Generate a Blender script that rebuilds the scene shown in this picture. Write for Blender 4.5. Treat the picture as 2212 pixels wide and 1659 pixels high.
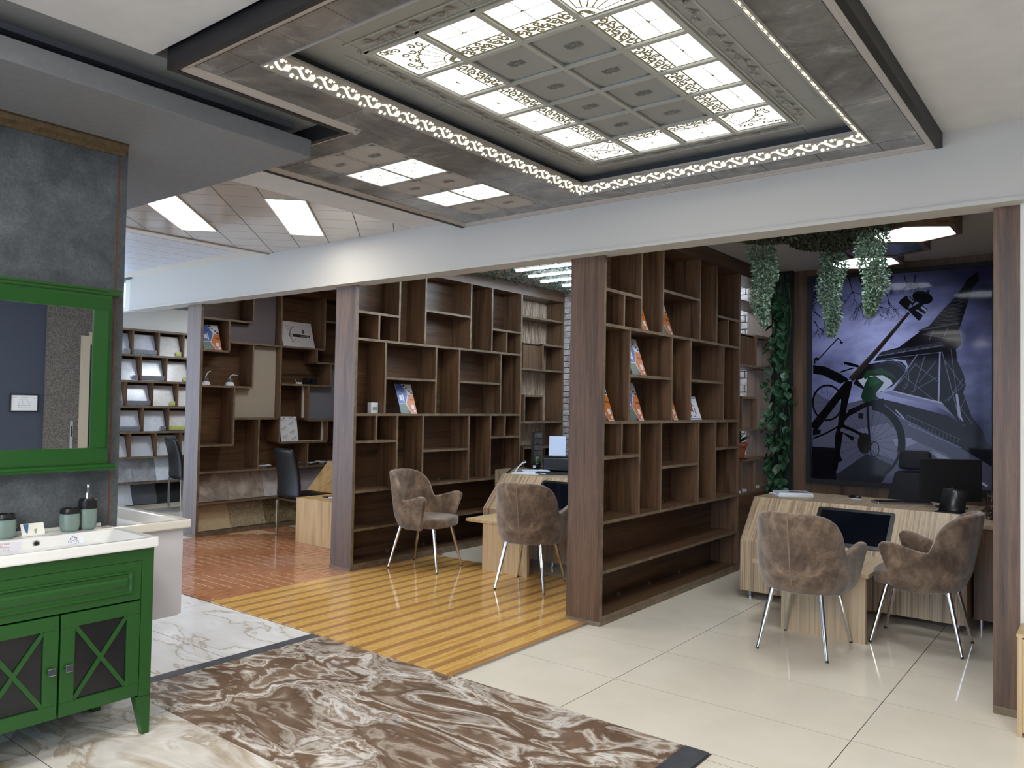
import bpy, bmesh, math, random
from mathutils import Vector, Matrix, noise as mnoise
R = math.radians
for o in list(bpy.data.objects): bpy.data.objects.remove(o)
sc = bpy.context.scene
COL = sc.collection

def lin(c):
    return c / 12.92 if c <= .04045 else ((c + .055) / 1.055) ** 2.4
def C(h, a=1.0):
    h = h.lstrip('#')
    return tuple(lin(int(h[i:i + 2], 16) / 255) for i in (0, 2, 4)) + (a,)

# ------------------------------------------------------------------ camera
cam_d = bpy.data.cameras.new('camera'); cam = bpy.data.objects.new('camera', cam_d); COL.objects.link(cam)
FPX, YAW, PITCH, ROLL, CAMH = 1686.47, 0.660866, 0.0270143, 0.0173783, 1.5
cam_d.sensor_fit = 'HORIZONTAL'; cam_d.sensor_width = 36.0; cam_d.lens = 36.0 * FPX / 2212.0
cam_d.clip_start = .05; cam_d.clip_end = 100
cy, sy, cp, sp, cr, sr = math.cos(YAW), math.sin(YAW), math.cos(PITCH), math.sin(PITCH), math.cos(ROLL), math.sin(ROLL)
f0 = Vector((-sy, cy, 0)); r0 = Vector((cy, sy, 0)); u0 = Vector((0, 0, 1))
fw = f0 * cp + u0 * sp; up = u0 * cp - f0 * sp
rt = r0 * cr + up * sr; up2 = up * cr - r0 * sr
mm = Matrix((rt, up2, -fw)).transposed().to_4x4(); mm.translation = Vector((0, 0, CAMH))
cam.matrix_world = mm
sc.camera = cam

# ------------------------------------------------------------------ world, exposure
w = bpy.data.worlds.new('daylight'); sc.world = w; w.use_nodes = True
w.node_tree.nodes['Background'].inputs[0].default_value = (.60, .75, 1.0, 1)
w.node_tree.nodes['Background'].inputs[1].default_value = 2.1
vs = sc.view_settings
vs.view_transform = 'Standard'; vs.look = 'None'; vs.gamma = 1.0; vs.exposure = 1.05; vs.use_curve_mapping = False
sc.cycles.use_denoising = True
sc.cycles.max_bounces = 8; sc.cycles.diffuse_bounces = 4; sc.cycles.glossy_bounces = 4
sc.cycles.transmission_bounces = 6; sc.cycles.sample_clamp_indirect = 6.0
sc.cycles.caustics_reflective = False; sc.cycles.caustics_refractive = False

# ------------------------------------------------------------------ object helpers
def tag(o, label=None, cat=None, group=None, kind=None):
    if label: o['label'] = label
    if cat: o['category'] = cat
    if group: o['group'] = group
    if kind: o['kind'] = kind
    return o
def thing(name, label, cat, loc=(0, 0, 0), rz=0, group=None):
    o = bpy.data.objects.new(name, None); COL.objects.link(o)
    o.empty_display_size = .1
    o.location = loc; o.rotation_euler = (0, 0, rz)
    return tag(o, label, cat, group)
def link(name, mesh, parent=None, loc=(0, 0, 0), rot=(0, 0, 0), scale=(1, 1, 1)):
    o = bpy.data.objects.new(name, mesh); COL.objects.link(o)
    o.parent = parent; o.location = loc; o.rotation_euler = rot; o.scale = scale
    return o
def copy_tree(o, parent=None):
    c = o.copy(); COL.objects.link(c); c.parent = parent
    for ch in list(o.children): copy_tree(ch, c)
    return c

class MB:
    def __init__(s): s.v = []; s.f = []; s.m = []
    def add(s, vs, fs, mi=0):
        b = len(s.v); s.v += [tuple(v) for v in vs]
        for f in fs: s.f.append([b + i for i in f]); s.m.append(mi)
        return s
    def box(s, x0, y0, z0, x1, y1, z1, mi=0, face=None):
        if x0 > x1: x0, x1 = x1, x0
        if y0 > y1: y0, y1 = y1, y0
        if z0 > z1: z0, z1 = z1, z0
        V = [(x0, y0, z0), (x1, y0, z0), (x1, y1, z0), (x0, y1, z0), (x0, y0, z1), (x1, y0, z1), (x1, y1, z1), (x0, y1, z1)]
        F = {'-z': (0, 3, 2, 1), '+z': (4, 5, 6, 7), '-y': (0, 1, 5, 4), '+x': (1, 2, 6, 5), '+y': (2, 3, 7, 6), '-x': (3, 0, 4, 7)}
        b = len(s.v); s.v += V
        for k, f in F.items():
            s.f.append([b + i for i in f]); s.m.append((face or {}).get(k, mi))
        return s
    def prism(s, poly, a, b, axis='z', mi=0, cap=None):
        n = len(poly)
        def P(p, t): return (p[0], p[1], t) if axis == 'z' else ((p[0], t, p[1]) if axis == 'y' else (t, p[0], p[1]))
        vs = [P(p, a) for p in poly] + [P(p, b) for p in poly]
        fs = [list(range(n))[::-1], list(range(n, 2 * n))] + [(i, (i + 1) % n, n + (i + 1) % n, n + i) for i in range(n)]
        base = len(s.v); s.v += vs
        for k, f in enumerate(fs):
            s.f.append([base + i for i in f]); s.m.append(cap if (cap is not None and k == 1) else mi)
        return s
    def cyl(s, p0, p1, r0, r1=None, n=12, mi=0, cap=True):
        r1 = r0 if r1 is None else r1
        p0 = Vector(p0); p1 = Vector(p1); d = (p1 - p0).normalized()
        a = d.orthogonal().normalized(); b = d.cross(a)
        vs = []
        for p, r in ((p0, r0), (p1, r1)):
            for i in range(n):
                t = 2 * math.pi * i / n; vs.append(p + (a * math.cos(t) + b * math.sin(t)) * r)
        fs = [(i, (i + 1) % n, n + (i + 1) % n, n + i) for i in range(n)]
        if cap: fs += [list(range(n))[::-1], list(range(n, 2 * n))]
        return s.add(vs, fs, mi)
    def tube(s, pts, r, n=8, mi=0):
        pts = [Vector(p) for p in pts]; vs = []; N = len(pts)
        a = None
        for i, p in enumerate(pts):
            d = (pts[min(i + 1, N - 1)] - pts[max(i - 1, 0)]).normalized()
            a = d.orthogonal().normalized() if a is None else (a - d * a.dot(d)).normalized()
            b = d.cross(a); rr = r[i] if isinstance(r, (list, tuple)) else r
            for k in range(n):
                t = 2 * math.pi * k / n; vs.append(p + (a * math.cos(t) + b * math.sin(t)) * rr)
        fs = [(i * n + k, i * n + (k + 1) % n, (i + 1) * n + (k + 1) % n, (i + 1) * n + k) for i in range(N - 1) for k in range(n)]
        fs += [list(range(n))[::-1], list(range((N - 1) * n, N * n))]
        return s.add(vs, fs, mi)
    def lathe(s, prof, n=24, c=(0, 0, 0), mi=0, sq=0.0):
        vs = []
        for r, z in prof:
            for k in range(n):
                t = 2 * math.pi * k / n; q = 1.0
                if sq: q = 1 / (abs(math.cos(t)) ** (2 + sq * 8) + abs(math.sin(t)) ** (2 + sq * 8)) ** (1 / (2 + sq * 8))
                vs.append((c[0] + r * q * math.cos(t), c[1] + r * q * math.sin(t), c[2] + z))
        m = len(prof)
        fs = [(i * n + k, i * n + (k + 1) % n, (i + 1) * n + (k + 1) % n, (i + 1) * n + k) for i in range(m - 1) for k in range(n)]
        fs += [list(range(n))[::-1], list(range((m - 1) * n, m * n))]
        return s.add(vs, fs, mi)
    def ribbon(s, pts, w, fn, h=0.0, mi=0):
        """flat strip following 2D points; fn(x, y, lift) -> 3D"""
        N = len(pts); L = []; Rr = []
        for i, p in enumerate(pts):
            a = pts[max(i - 1, 0)]; b = pts[min(i + 1, N - 1)]
            dx, dy = b[0] - a[0], b[1] - a[1]; l = math.hypot(dx, dy) or 1e-9
            ww = (w[i] if isinstance(w, (list, tuple)) else w) / 2
            nx, ny = -dy / l * ww, dx / l * ww
            L.append((p[0] + nx, p[1] + ny)); Rr.append((p[0] - nx, p[1] - ny))
        vs = [fn(x, y, h) for x, y in L] + [fn(x, y, h) for x, y in Rr]
        return s.add(vs, [(i, i + 1, N + i + 1, N + i) for i in range(N - 1)], mi)
    def poly(s, pts, fn, h=0.0, mi=0):
        return s.add([fn(x, y, h) for x, y in pts], [list(range(len(pts)))], mi)
    def mesh(s, name, mats, smooth=False, recalc=True):
        me = bpy.data.meshes.new(name); me.from_pydata(s.v, [], s.f)
        for m in (mats if isinstance(mats, (list, tuple)) else [mats]): me.materials.append(m)
        me.polygons.foreach_set('material_index', s.m)
        if smooth: me.polygons.foreach_set('use_smooth', [True] * len(s.f))
        if recalc:
            bm = bmesh.new(); bm.from_mesh(me); bmesh.ops.recalc_face_normals(bm, faces=bm.faces); bm.to_mesh(me); bm.free()
        me.update(); return me
    def build(s, name, mats, parent=None, smooth=False, bevel=0, sub=0, recalc=True, loc=(0, 0, 0), rot=(0, 0, 0), seg=2):
        o = link(name, s.mesh(name, mats, smooth, recalc), parent, loc, rot)
        if bevel:
            b = o.modifiers.new('bevel', 'BEVEL'); b.width = bevel; b.segments = seg; b.limit_method = 'ANGLE'
        if sub:
            b = o.modifiers.new('sub', 'SUBSURF'); b.levels = sub; b.render_levels = sub
        return o
def B(name, b6, mat, parent=None, bevel=0, face=None, loc=(0, 0, 0)):
    return MB().box(*b6, face=face).build(name, mat, parent, bevel=bevel, loc=loc)

def text_mesh(name, txt, size, mat, parent, loc, rot=(0, 0, 0), shear=0.0, align='LEFT'):
    cu = bpy.data.curves.new(name, 'FONT'); cu.body = txt; cu.size = size; cu.shear = shear; cu.align_x = align; cu.extrude = .0003; cu.resolution_u = 2
    t = bpy.data.objects.new(name, cu); COL.objects.link(t)
    me = bpy.data.meshes.new_from_object(t.evaluated_get(bpy.context.evaluated_depsgraph_get()))
    bpy.data.objects.remove(t)
    me.materials.clear(); me.materials.append(mat)
    return link(name, me, parent, loc, rot)

# ------------------------------------------------------------------ material helpers
def newmat(name):
    m = bpy.data.materials.new(name); m.use_nodes = True
    return m, m.node_tree, m.node_tree.nodes['Principled BSDF']
def mat(name, col, rough=.5, metal=0, spec=.5, emit=0, ecol=None, trans=0, coat=0, sheen=0, ior=None, alpha=1):
    m, t, b = newmat(name)
    b.inputs['Base Color'].default_value = C(col) if isinstance(col, str) else col
    b.inputs['Roughness'].default_value = rough; b.inputs['Metallic'].default_value = metal
    b.inputs['Specular IOR Level'].default_value = spec
    b.inputs['Transmission Weight'].default_value = trans
    b.inputs['Coat Weight'].default_value = coat; b.inputs['Sheen Weight'].default_value = sheen
    b.inputs['Alpha'].default_value = alpha
    if ior: b.inputs['IOR'].default_value = ior
    if emit:
        b.inputs['Emission Color'].default_value = C(ecol or col) if isinstance(ecol or col, str) else (ecol or col)
        b.inputs['Emission Strength'].default_value = emit
    return m
def coords(t, pos, scale, rot=(0, 0, 0)):
    mp = t.nodes.new('ShaderNodeMapping'); mp.inputs['Scale'].default_value = scale; mp.inputs['Rotation'].default_value = rot
    if pos == 'POS':
        g = t.nodes.new('ShaderNodeNewGeometry'); t.links.new(g.outputs['Position'], mp.inputs[0])
    else:
        g = t.nodes.new('ShaderNodeTexCoord'); t.links.new(g.outputs['Object'], mp.inputs[0])
    return mp.outputs[0]
def warp(t, vec, scale, amt, detail=2):
    n = t.nodes.new('ShaderNodeTexNoise'); n.inputs['Scale'].default_value = scale; n.inputs['Detail'].default_value = detail
    t.links.new(vec, n.inputs['Vector'])
    s = t.nodes.new('ShaderNodeVectorMath'); s.operation = 'SUBTRACT'; t.links.new(n.outputs['Color'], s.inputs[0]); s.inputs[1].default_value = (.5, .5, .5)
    k = t.nodes.new('ShaderNodeVectorMath'); k.operation = 'SCALE'; t.links.new(s.outputs[0], k.inputs[0]); k.inputs['Scale'].default_value = amt
    a = t.nodes.new('ShaderNodeVectorMath'); a.operation = 'ADD'; t.links.new(vec, a.inputs[0]); t.links.new(k.outputs[0], a.inputs[1])
    return a.outputs[0]
def ramp(t, fac, stops, interp='LINEAR'):
    r = t.nodes.new('ShaderNodeValToRGB'); r.color_ramp.interpolation = interp
    while len(r.color_ramp.elements) < len(stops): r.color_ramp.elements.new(.5)
    for e, (p, c) in zip(r.color_ramp.elements, stops): e.position = p; e.color = C(c) if isinstance(c, str) else c
    t.links.new(fac, r.inputs[0]); return r.outputs[0]
def noisefac(t, vec, scale, detail=4, rough=.55, dist=0):
    n = t.nodes.new('ShaderNodeTexNoise'); n.inputs['Scale'].default_value = scale; n.inputs['Detail'].default_value = detail
    n.inputs['Roughness'].default_value = rough; n.inputs['Distortion'].default_value = dist
    t.links.new(vec, n.inputs['Vector']); return n.outputs['Fac']
def mixc(t, fac, a, b, mode='MIX'):
    m = t.nodes.new('ShaderNodeMix'); m.data_type = 'RGBA'; m.blend_type = mode
    for sock, val in ((m.inputs['Factor'], fac), (m.inputs['A'], a), (m.inputs['B'], b)):
        pass
    fi = m.inputs[0]; ai = m.inputs[6]; bi = m.inputs[7]
    for sock, val in ((fi, fac), (ai, a), (bi, b)):
        if hasattr(val, 'is_output'): t.links.new(val, sock)
        else: sock.default_value = val
    return m.outputs[2]
def bump(t, b, fac, strength=.2, dist=.01):
    n = t.nodes.new('ShaderNodeBump'); n.inputs['Strength'].default_value = strength; n.inputs['Distance'].default_value = dist
    t.links.new(fac, n.inputs['Height']); t.links.new(n.outputs[0], b.inputs['Normal'])
def noisy(name, stops, scale=(1, 1, 1), ns=5, detail=4, nr=.55, dist=0, warps=(), pos='POS', rough=.5, bmp=0, spec=.5, coat=0, sheen=0, fine=None, rot=(0, 0, 0), bdist=.01):
    m, t, b = newmat(name)
    v = coords(t, pos, scale, rot)
    for ws, wa in warps: v = warp(t, v, ws, wa)
    f = noisefac(t, v, ns, detail, nr, dist)
    c = ramp(t, f, stops)
    if fine:   # (scale3, ns, darkest hex, amount)
        v2 = coords(t, pos, fine[0], rot); f2 = noisefac(t, v2, fine[1], 3, .6)
        c = mixc(t, fine[3], c, ramp(t, f2, [(.3, fine[2]), (.7, '#ffffff')]), 'MULTIPLY')
    t.links.new(c, b.inputs['Base Color'])
    b.inputs['Roughness'].default_value = rough; b.inputs['Specular IOR Level'].default_value = spec
    b.inputs['Coat Weight'].default_value = coat; b.inputs['Sheen Weight'].default_value = sheen
    if bmp: bump(t, b, f, bmp, bdist)
    return m
# ------------------------------------------------------------------ materials
WAL = [(.28, '#3a291d'), (.42, '#59412e'), (.52, '#6f533c'), (.6, '#604733'), (.74, '#7d624a')]
WALD = WAL
m_walnut_v = noisy('walnut_vertical', WAL, (9, 9, .4), 1.8, 4, warps=((.8, .9),), rough=.42, fine=((90, 90, 3), 3, '#8a7a6c', .5))
m_walnut_h = noisy('walnut_horizontal', WALD, (10, .4, 10), 1.6, 4, warps=((.8, .9),), rough=.4, fine=((90, 3, 90), 3, '#8a7a6c', .5))
m_walnut_d = noisy('walnut_dark_vertical', WALD, (14, 14, .55), 1.8, 4, warps=((.9, .5),), rough=.42)
m_walnut_x = noisy('walnut_cross', WALD, (.55, 14, 14), 1.8, 4, warps=((.9, .5),), rough=.42)
m_edge = noisy('walnut_edge_banding', [(.3, '#5f5140'), (.7, '#80705a')], (3, 3, 3), 4, rough=.5)
m_zebra = noisy('pale_striped_veneer', [(.3, '#7d6a57'), (.4, '#b39c80'), (.5, '#c9b496'), (.58, '#8f7b66'), (.66, '#c4ad8e'), (.8, '#d3bfa2')], (17, .35, .22), 1.6, 3, warps=((.5, .25),), rough=.45, fine=((120, 4, 3), 2, '#b9a896', .5))
m_zebra_t = noisy('pale_striped_top', [(.3, '#6d5f50'), (.45, '#9c8a72'), (.55, '#a8967d'), (.62, '#85745f'), (.8, '#b3a189')], (20, 1.2, 1), 1.5, 3, warps=((.7, .3),), rough=.4)
m_ash = noisy('pale_ash_veneer', [(.3, '#a88f6a'), (.5, '#bfa57c'), (.7, '#cab28b')], (30, 30, .8), 1.5, 4, warps=((.8, .3),), rough=.5)
m_oak = noisy('knotty_oak', [(.25, '#8d6d44'), (.42, '#bd9a66'), (.6, '#cfae7c'), (.75, '#b08a56')], (10, 10, .7), 1.6, 4, warps=((1.2, .8),), rough=.5)
m_white = mat('white_paint', '#d9d6ce', .75, spec=.3)
m_beam = mat('white_beam_paint', '#bdbab3', .7, spec=.3)
m_ceil = noisy('white_ceiling_paint', [(.3, '#c4c3c2'), (.7, '#cbcac9')], (1, 1, 1), 8, rough=.85, spec=.2)
m_ceilb = mat('booth_ceiling_paint', '#b5b2ae', .85, spec=.2)
m_greyceil = mat('grey_ceiling_paint', '#7a7c7d', .85, spec=.2)
m_soffit = noisy('grey_soffit_paint', [(.3, '#77787b'), (.7, '#7e7f82')], (1, 1, 1), 30, rough=.85, spec=.2)
m_darkstrip = mat('dark_grey_plank', '#6a6b6f', .8)
m_slate = noisy('slate_wallpaper', [(.28, '#404448'), (.45, '#53585c'), (.6, '#5f6468'), (.75, '#6f7478')], (1, 1, 1), 7, 8, .65, warps=((3, .12),), rough=.7, fine=((30, 30, 30), 3, '#9a9a9a', .5))
m_bronze = noisy('bronze_moulding', [(.3, '#3a2d1a'), (.7, '#5d4a2b')], (6, 6, 6), 6, rough=.4)
m_rust = mat('rust_seam', '#6d3f24', .6)
m_navy = mat('navy_wall_paint', '#3a4152', .6)
m_granite = noisy('granite', [(.3, '#2d2b2b'), (.48, '#56524f'), (.55, '#6d6864'), (.7, '#8d8883')], (1, 1, 1), 90, 3, .7, rough=.3)
m_beigestone = mat('beige_stone', '#b4aa98', .5)
m_black = mat('black_plastic', '#141416', .35)
m_blackm = mat('black_matt', '#0d0d0f', .7)
m_screen = mat('black_glass_screen', '#0c0f18', .08, spec=.6)
m_chrome = mat('chrome', '#d8d8da', .12, metal=1)
m_steel = mat('brushed_steel', '#b9b9bb', .3, metal=1)
m_mirror = mat('mirror_glass', '#eef0f0', .01, metal=1)
m_green = mat('green_lacquer', '#1b4d19', .33, spec=.5)
m_greend = mat('green_lacquer_deep', '#174315', .38, spec=.5)
m_ceramic = mat('white_ceramic', '#e6e6e2', .12, spec=.6, coat=.3)
m_ceramicw = mat('warm_ceramic', '#e2ddd0', .12, spec=.6, coat=.3)
m_lacq = mat('white_lacquer', '#d5d4da', .4)
m_sage = mat('sage_ceramic', '#75887f', .5)
m_smoke = mat('smoked_glass', '#14171a', .15, spec=.5)
m_suede = noisy('taupe_suede', [(.32, '#46372b'), (.45, '#5f4d3d'), (.56, '#7a6552'), (.68, '#957f69')], (1, 1, 1), 8, 6, .65, warps=((4, .2),), pos='OBJ', rough=.9, sheen=.4, bmp=.08)
m_seam = mat('suede_piping', '#857260', .9)
m_leather = mat('black_leather', '#0e0e0f', .4)
m_mesh = mat('black_office_fabric', '#191b21', .85)
m_paper = mat('white_paper', '#dfe3ea', .7)
m_paperb = mat('bluish_paper', '#c9d6f0', .7)
m_terra = mat('terracotta_plastic', '#8f4f38', .5)
m_leaf = noisy('vine_leaf', [(.35, '#17321f'), (.55, '#24492c'), (.7, '#4d7752')], (1, 1, 1), 25, 3, pos='OBJ', rough=.4)
m_leafp = mat('pot_plant_leaf', '#33502e', .45)
m_box = noisy('small_leaf_foliage', [(.35, '#3d5340'), (.5, '#66806a'), (.65, '#a3b79c')], (1, 1, 1), 40, 2, rough=.45)
m_boxd = noisy('dark_moss_foliage', [(.35, '#23261a'), (.5, '#363b28'), (.7, '#4c5138')], (1, 1, 1), 40, 2, rough=.6)
m_leafc = noisy('ceiling_foliage', [(.35, '#16332b'), (.55, '#2a5546'), (.7, '#4c7d6b')], (1, 1, 1), 30, 2, rough=.5)
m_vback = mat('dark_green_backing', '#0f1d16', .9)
m_brick = noisy('whitewashed_brick', [(.3, '#8b8280'), (.5, '#b3adab'), (.7, '#d2cfcd')], (1, 1, 1), 22, 5, .6, rough=.85, bmp=.3)
m_mortar = mat('brick_mortar', '#6e6968', .9)
m_leafpaper = noisy('palm_wallpaper', [(.38, '#8a7563'), (.47, '#c4ae98'), (.55, '#e0cfba'), (.62, '#a08973')], (1, 14, 1.2), 2.6, 2, warps=((1.2, 1.6),), rough=.6, rot=(R(38), 0, 0))
# floor finishes
m_cream = noisy('cream_polished_tile', [(.35, '#e0d9c8'), (.65, '#e7e0d0')], (1, 1, 1), 2.5, 5, .6, rough=.055, spec=.55)
m_grout = mat('dark_grout', '#4c4a47', .8)
m_amber = noisy('amber_pine_plank', [(.25, '#c09048'), (.42, '#dbb064'), (.55, '#e4bb72'), (.66, '#d2a356'), (.8, '#efd297')], (26, 1.1, 1), 1.4, 4, warps=((1.0, .8),), rough=.1, fine=((40, 9, 1), 1.3, '#b98d52', .35))
m_strip = noisy('brown_plank_strip', [(.3, '#a5794a'), (.7, '#b98c5a')], (30, 1, 1), 1.5, 3, rough=.12)
m_herr = noisy('reddish_parquet', [(.3, '#a06a48'), (.5, '#b27b58'), (.7, '#be8a66')], (5, 5, 1), 2.0, 5, .6, warps=((1.5, .4),), rough=.1)
m_herrj = mat('parquet_joint', '#dfb690', .3)
def marble_white():
    m, t, b = newmat('white_veined_marble')
    v = coords(t, 'POS', (.8, 2.2, 1), (0, 0, R(-25))); v = warp(t, v, 1.0, .8); v = warp(t, v, 4, .12)
    f = noisefac(t, v, 1.3, 5, .55)
    c = ramp(t, f, [(.28, '#b5a896'), (.38, '#e2dfdb'), (.46, '#ecebe9'), (.488, '#ddd8d1'), (.497, '#b9ab98'), (.51, '#e3e0dc'), (.66, '#eeedec'), (.72, '#c9beb0'), (.8, '#9d8f7d')])
    t.links.new(c, b.inputs['Base Color']); b.inputs['Roughness'].default_value = .06; return m
m_marw = marble_white()
def marble_swirl(name, stops, sc3, ang, rough=.06):
    m, t, b = newmat(name)
    v = coords(t, 'POS', sc3, (0, 0, R(ang))); v = warp(t, v, .75, 1.3, 1); v = warp(t, v, 2.0, .5, 1); v = warp(t, v, 7, .05, 2)
    f = noisefac(t, v, 1.35, 6, .55)
    v2 = coords(t, 'POS', (1, 1, 1)); f2 = noisefac(t, v2, 3.2, 3, .5)
    c = ramp(t, f, stops)
    c = mixc(t, .35, c, ramp(t, f2, [(.35, '#8f7f70'), (.6, '#ffffff')]), 'MULTIPLY')
    t.links.new(c, b.inputs['Base Color']); b.inputs['Roughness'].default_value = rough; return m
m_swirl = marble_swirl('brown_swirl_marble', [(.2, '#6b5646'), (.31, '#7c6756'), (.36, '#b9ac9d'), (.38, '#8d7866'), (.43, '#76604f'), (.465, '#c9bfb3'), (.48, '#917c69'), (.505, '#e9e5df'), (.525, '#b9ab9b'), (.545, '#826c5a'), (.59, '#755f4e'), (.625, '#d3cac0'), (.65, '#947f6c'), (.70, '#7d6856'), (.74, '#bdb1a3'), (.8, '#6a5545')], (1.25, 2.3, 1), 20)
m_beigesw = marble_swirl('beige_swirl_marble', [(.2, '#a3927a'), (.36, '#d6cebf'), (.44, '#e6e1d8'), (.5, '#bfb09a'), (.52, '#e8e4dc'), (.6, '#e4dfd6'), (.64, '#b19d82'), (.67, '#ded8cc'), (.8, '#8f7b62')], (1.0, 2.0, 1), 20)
m_slatestrip = noisy('slate_strip', [(.3, '#393b3f'), (.7, '#53565c')], (1, 1, 1), 9, 5, rough=.35)
# ceilings
m_pvc = noisy('grey_stone_panel', [(.3, '#5a5957'), (.45, '#6f6d6b'), (.55, '#797775'), (.72, '#a19f9c')], (1, 1, 1), 4.5, 7, .65, warps=((2.2, .5), (7, .12)), rough=.16, spec=.5)
m_board = mat('dark_brown_board', '#1d1a19', .55)
m_mould = mat('pale_grey_moulding', '#a9a39d', .45)
m_panelg = mat('grey_gypsum_panel', '#8e8f8d', .55)
m_panelgd = mat('grey_ornament', '#5b5c5a', .5)
m_ornm = mat('silver_relief', '#b1aea8', .35, metal=.3)
m_cove = mat('dark_cove', '#3d3f3e', .7)
m_rib = mat('grid_rib', '#a2a29b', .5)
m_lit = mat('lit_panel_glass', '#ffffff', .5, emit=1.15, ecol=(1, .985, .95, 1))
m_lit2 = mat('ceiling_panel_diffuser', '#ffffff', .5, emit=7.0, ecol=(1, .93, .82, 1))
m_led = mat('led_floral_glow', '#ffffff', .5, emit=.8, ecol=(1, 1, .70, 1))
m_hex = mat('hexagon_diffuser', '#ffffff', .5, emit=7.0, ecol=(.86, .93, 1, 1))
m_tube = mat('led_tube', '#ffffff', .5, emit=15.0, ecol=(.72, .86, 1, 1))
m_trac = mat('tracery_bronze', '#8d8968', .45)
m_tracw = mat('tracery_pale', '#b9b7a6', .45)
m_gloss = mat('glossy_white_ceiling_tile', '#c3bdb6', .1, spec=.5)
m_emb = noisy('embossed_white_tile', [(.3, '#c5c9d2'), (.7, '#d3d6dd')], (1, 1, 1), 40, 4, rough=.3, bmp=.6)
m_doorglass = mat('door_glass', '#0f1112', .05)
# ------------------------------------------------------------------ the setting
XA, XB, XC, X5 = -2.80, -5.366, -7.90, -10.60      # bookcase faces of the partitions
YF, YE, YW = 4.62, 7.05, 7.95                       # partition front, bookcase end, back wall
ZB, ZC, ZBC = 2.548, 2.945, 2.90                    # beam underside, main ceiling, booth ceiling
PT = .275                                           # partition thickness
def S(o): o['kind'] = 'structure'; return o

# floor: slab and loose tiles laid on it
floor = S(B('floor', (-12.5, -4, -.12, 2.6, 8.2, -.0009), m_grout))
def clip(poly, x0, y0, x1, y1):
    def cut(P, ins, inter):
        out = []
        for i, p in enumerate(P):
            q = P[i - 1]
            if ins(p):
                if not ins(q): out.append(inter(q, p))
                out.append(p)
            elif ins(q): out.append(inter(q, p))
        return out
    def ix(v): return lambda a, b: (v, a[1] + (b[1] - a[1]) * (v - a[0]) / (b[0] - a[0]))
    def iy(v): return lambda a, b: (a[0] + (b[0] - a[0]) * (v - a[1]) / (b[1] - a[1]), v)
    for ins, it in ((lambda p: p[0] >= x0, ix(x0)), (lambda p: p[0] <= x1, ix(x1)), (lambda p: p[1] >= y0, iy(y0)), (lambda p: p[1] <= y1, iy(y1))):
        poly = cut(poly, ins, it)
        if len(poly) < 3: return []
    return poly
def floor_tile(x0, y0, x1, y1, m, name='tile', z=0.0, g=.0022):
    if x1 - x0 < .02 or y1 - y0 < .02: return
    return B(name, (x0 + g, y0 + g, -.004, x1 - g, y1 - g, z), m, floor)
# cream tiles 1.23 x 0.61
gx = [-12.4 + (-.967 - 1.2335 * 9 + 12.4) + 1.2335 * i for i in range(0, 13)]
gx = [-.967 + 1.2335 * i for i in range(-9, 4)]
gy = [3.193 + .61 * i for i in range(-11, 9)]
holes = [(-4.10, -4.0, -1.40, 3.262), (-5.31, 3.24, -2.895, 5.68), (-7.95, 3.24, -5.31, 5.77), (-8.3, -4.0, -4.10, 3.24)]
def rect_minus(rects, h):
    out = []
    for x0, y0, x1, y1 in rects:
        a0, b0, a1, b1 = max(x0, h[0]), max(y0, h[1]), min(x1, h[2]), min(y1, h[3])
        if a0 >= a1 or b0 >= b1: out.append((x0, y0, x1, y1)); continue
        if y0 < b0: out.append((x0, y0, x1, b0))
        if b1 < y1: out.append((x0, b1, x1, y1))
        if x0 < a0: out.append((x0, b0, a0, b1))
        if a1 < x1: out.append((a1, b0, x1, b1))
    return out
for i in range(len(gx) - 1):
    for j in range(len(gy) - 1):
        rs = [(gx[i], gy[j], gx[i + 1], gy[j + 1])]
        for h in holes: rs = rect_minus(rs, h)
        for r in rs:
            if r[3] < -1.5: continue
            floor_tile(*r, m_cream)
# brown swirl slabs, beige swirl slabs, white marble slabs, slate strips
for x0, x1 in ((-4.04, -2.81), (-2.81, -1.52)):
    for y0, y1 in ((2.0, 2.62), (2.62, 3.262)):
        floor_tile(x0, y0, x1, y1, m_swirl, 'marble_slab', g=.0006)
for x0, x1 in ((-4.04, -3.62), (-3.62, -2.4), (-2.4, -1.4)):
    for y0, y1 in ((.8, 1.4), (1.4, 2.0), (.2, .8), (-.4, .2)):
        floor_tile(x0, y0, x1, y1, m_beigesw, 'marble_slab')
for x0, x1 in ((-5.31, -4.125), (-6.54, -5.31), (-7.77, -6.54)):
    for y0, y1 in ((2.615, 3.24), (2.0, 2.615), (1.39, 2.0)):
        floor_tile(x0, y0, x1, y1, m_marw, 'marble_slab')
for y0, y1 in ((2.0, 2.42), (2.42, 2.84), (2.84, 3.26)):
    floor_tile(-4.125, y0, -4.04, y1, m_slatestrip, 'slate_strip', g=.0006, z=.001)
floor_tile(-1.52, 2.65, -1.405, 3.245, m_slatestrip, 'slate_strip', z=.012)
floor_tile(-1.52, 2.0, -1.405, 2.65, m_slatestrip, 'slate_strip', z=.012)
# amber striped plank floor
pitch = (5.31 - 2.895) / 16
for i in range(16):
    x0 = -5.31 + i * pitch
    B('plank', (x0 + .001, 3.243, -.004, x0 + pitch - .05, 5.68, .009), m_amber, floor)
    B('plank_strip', (x0 + pitch - .05, 3.243, -.004, x0 + pitch - .001, 5.68, .0085), m_strip, floor)
B('floor_edge_profile', (-2.896, 3.25, -.004, -2.888, 4.63, .0085), m_steel, floor)
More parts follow.
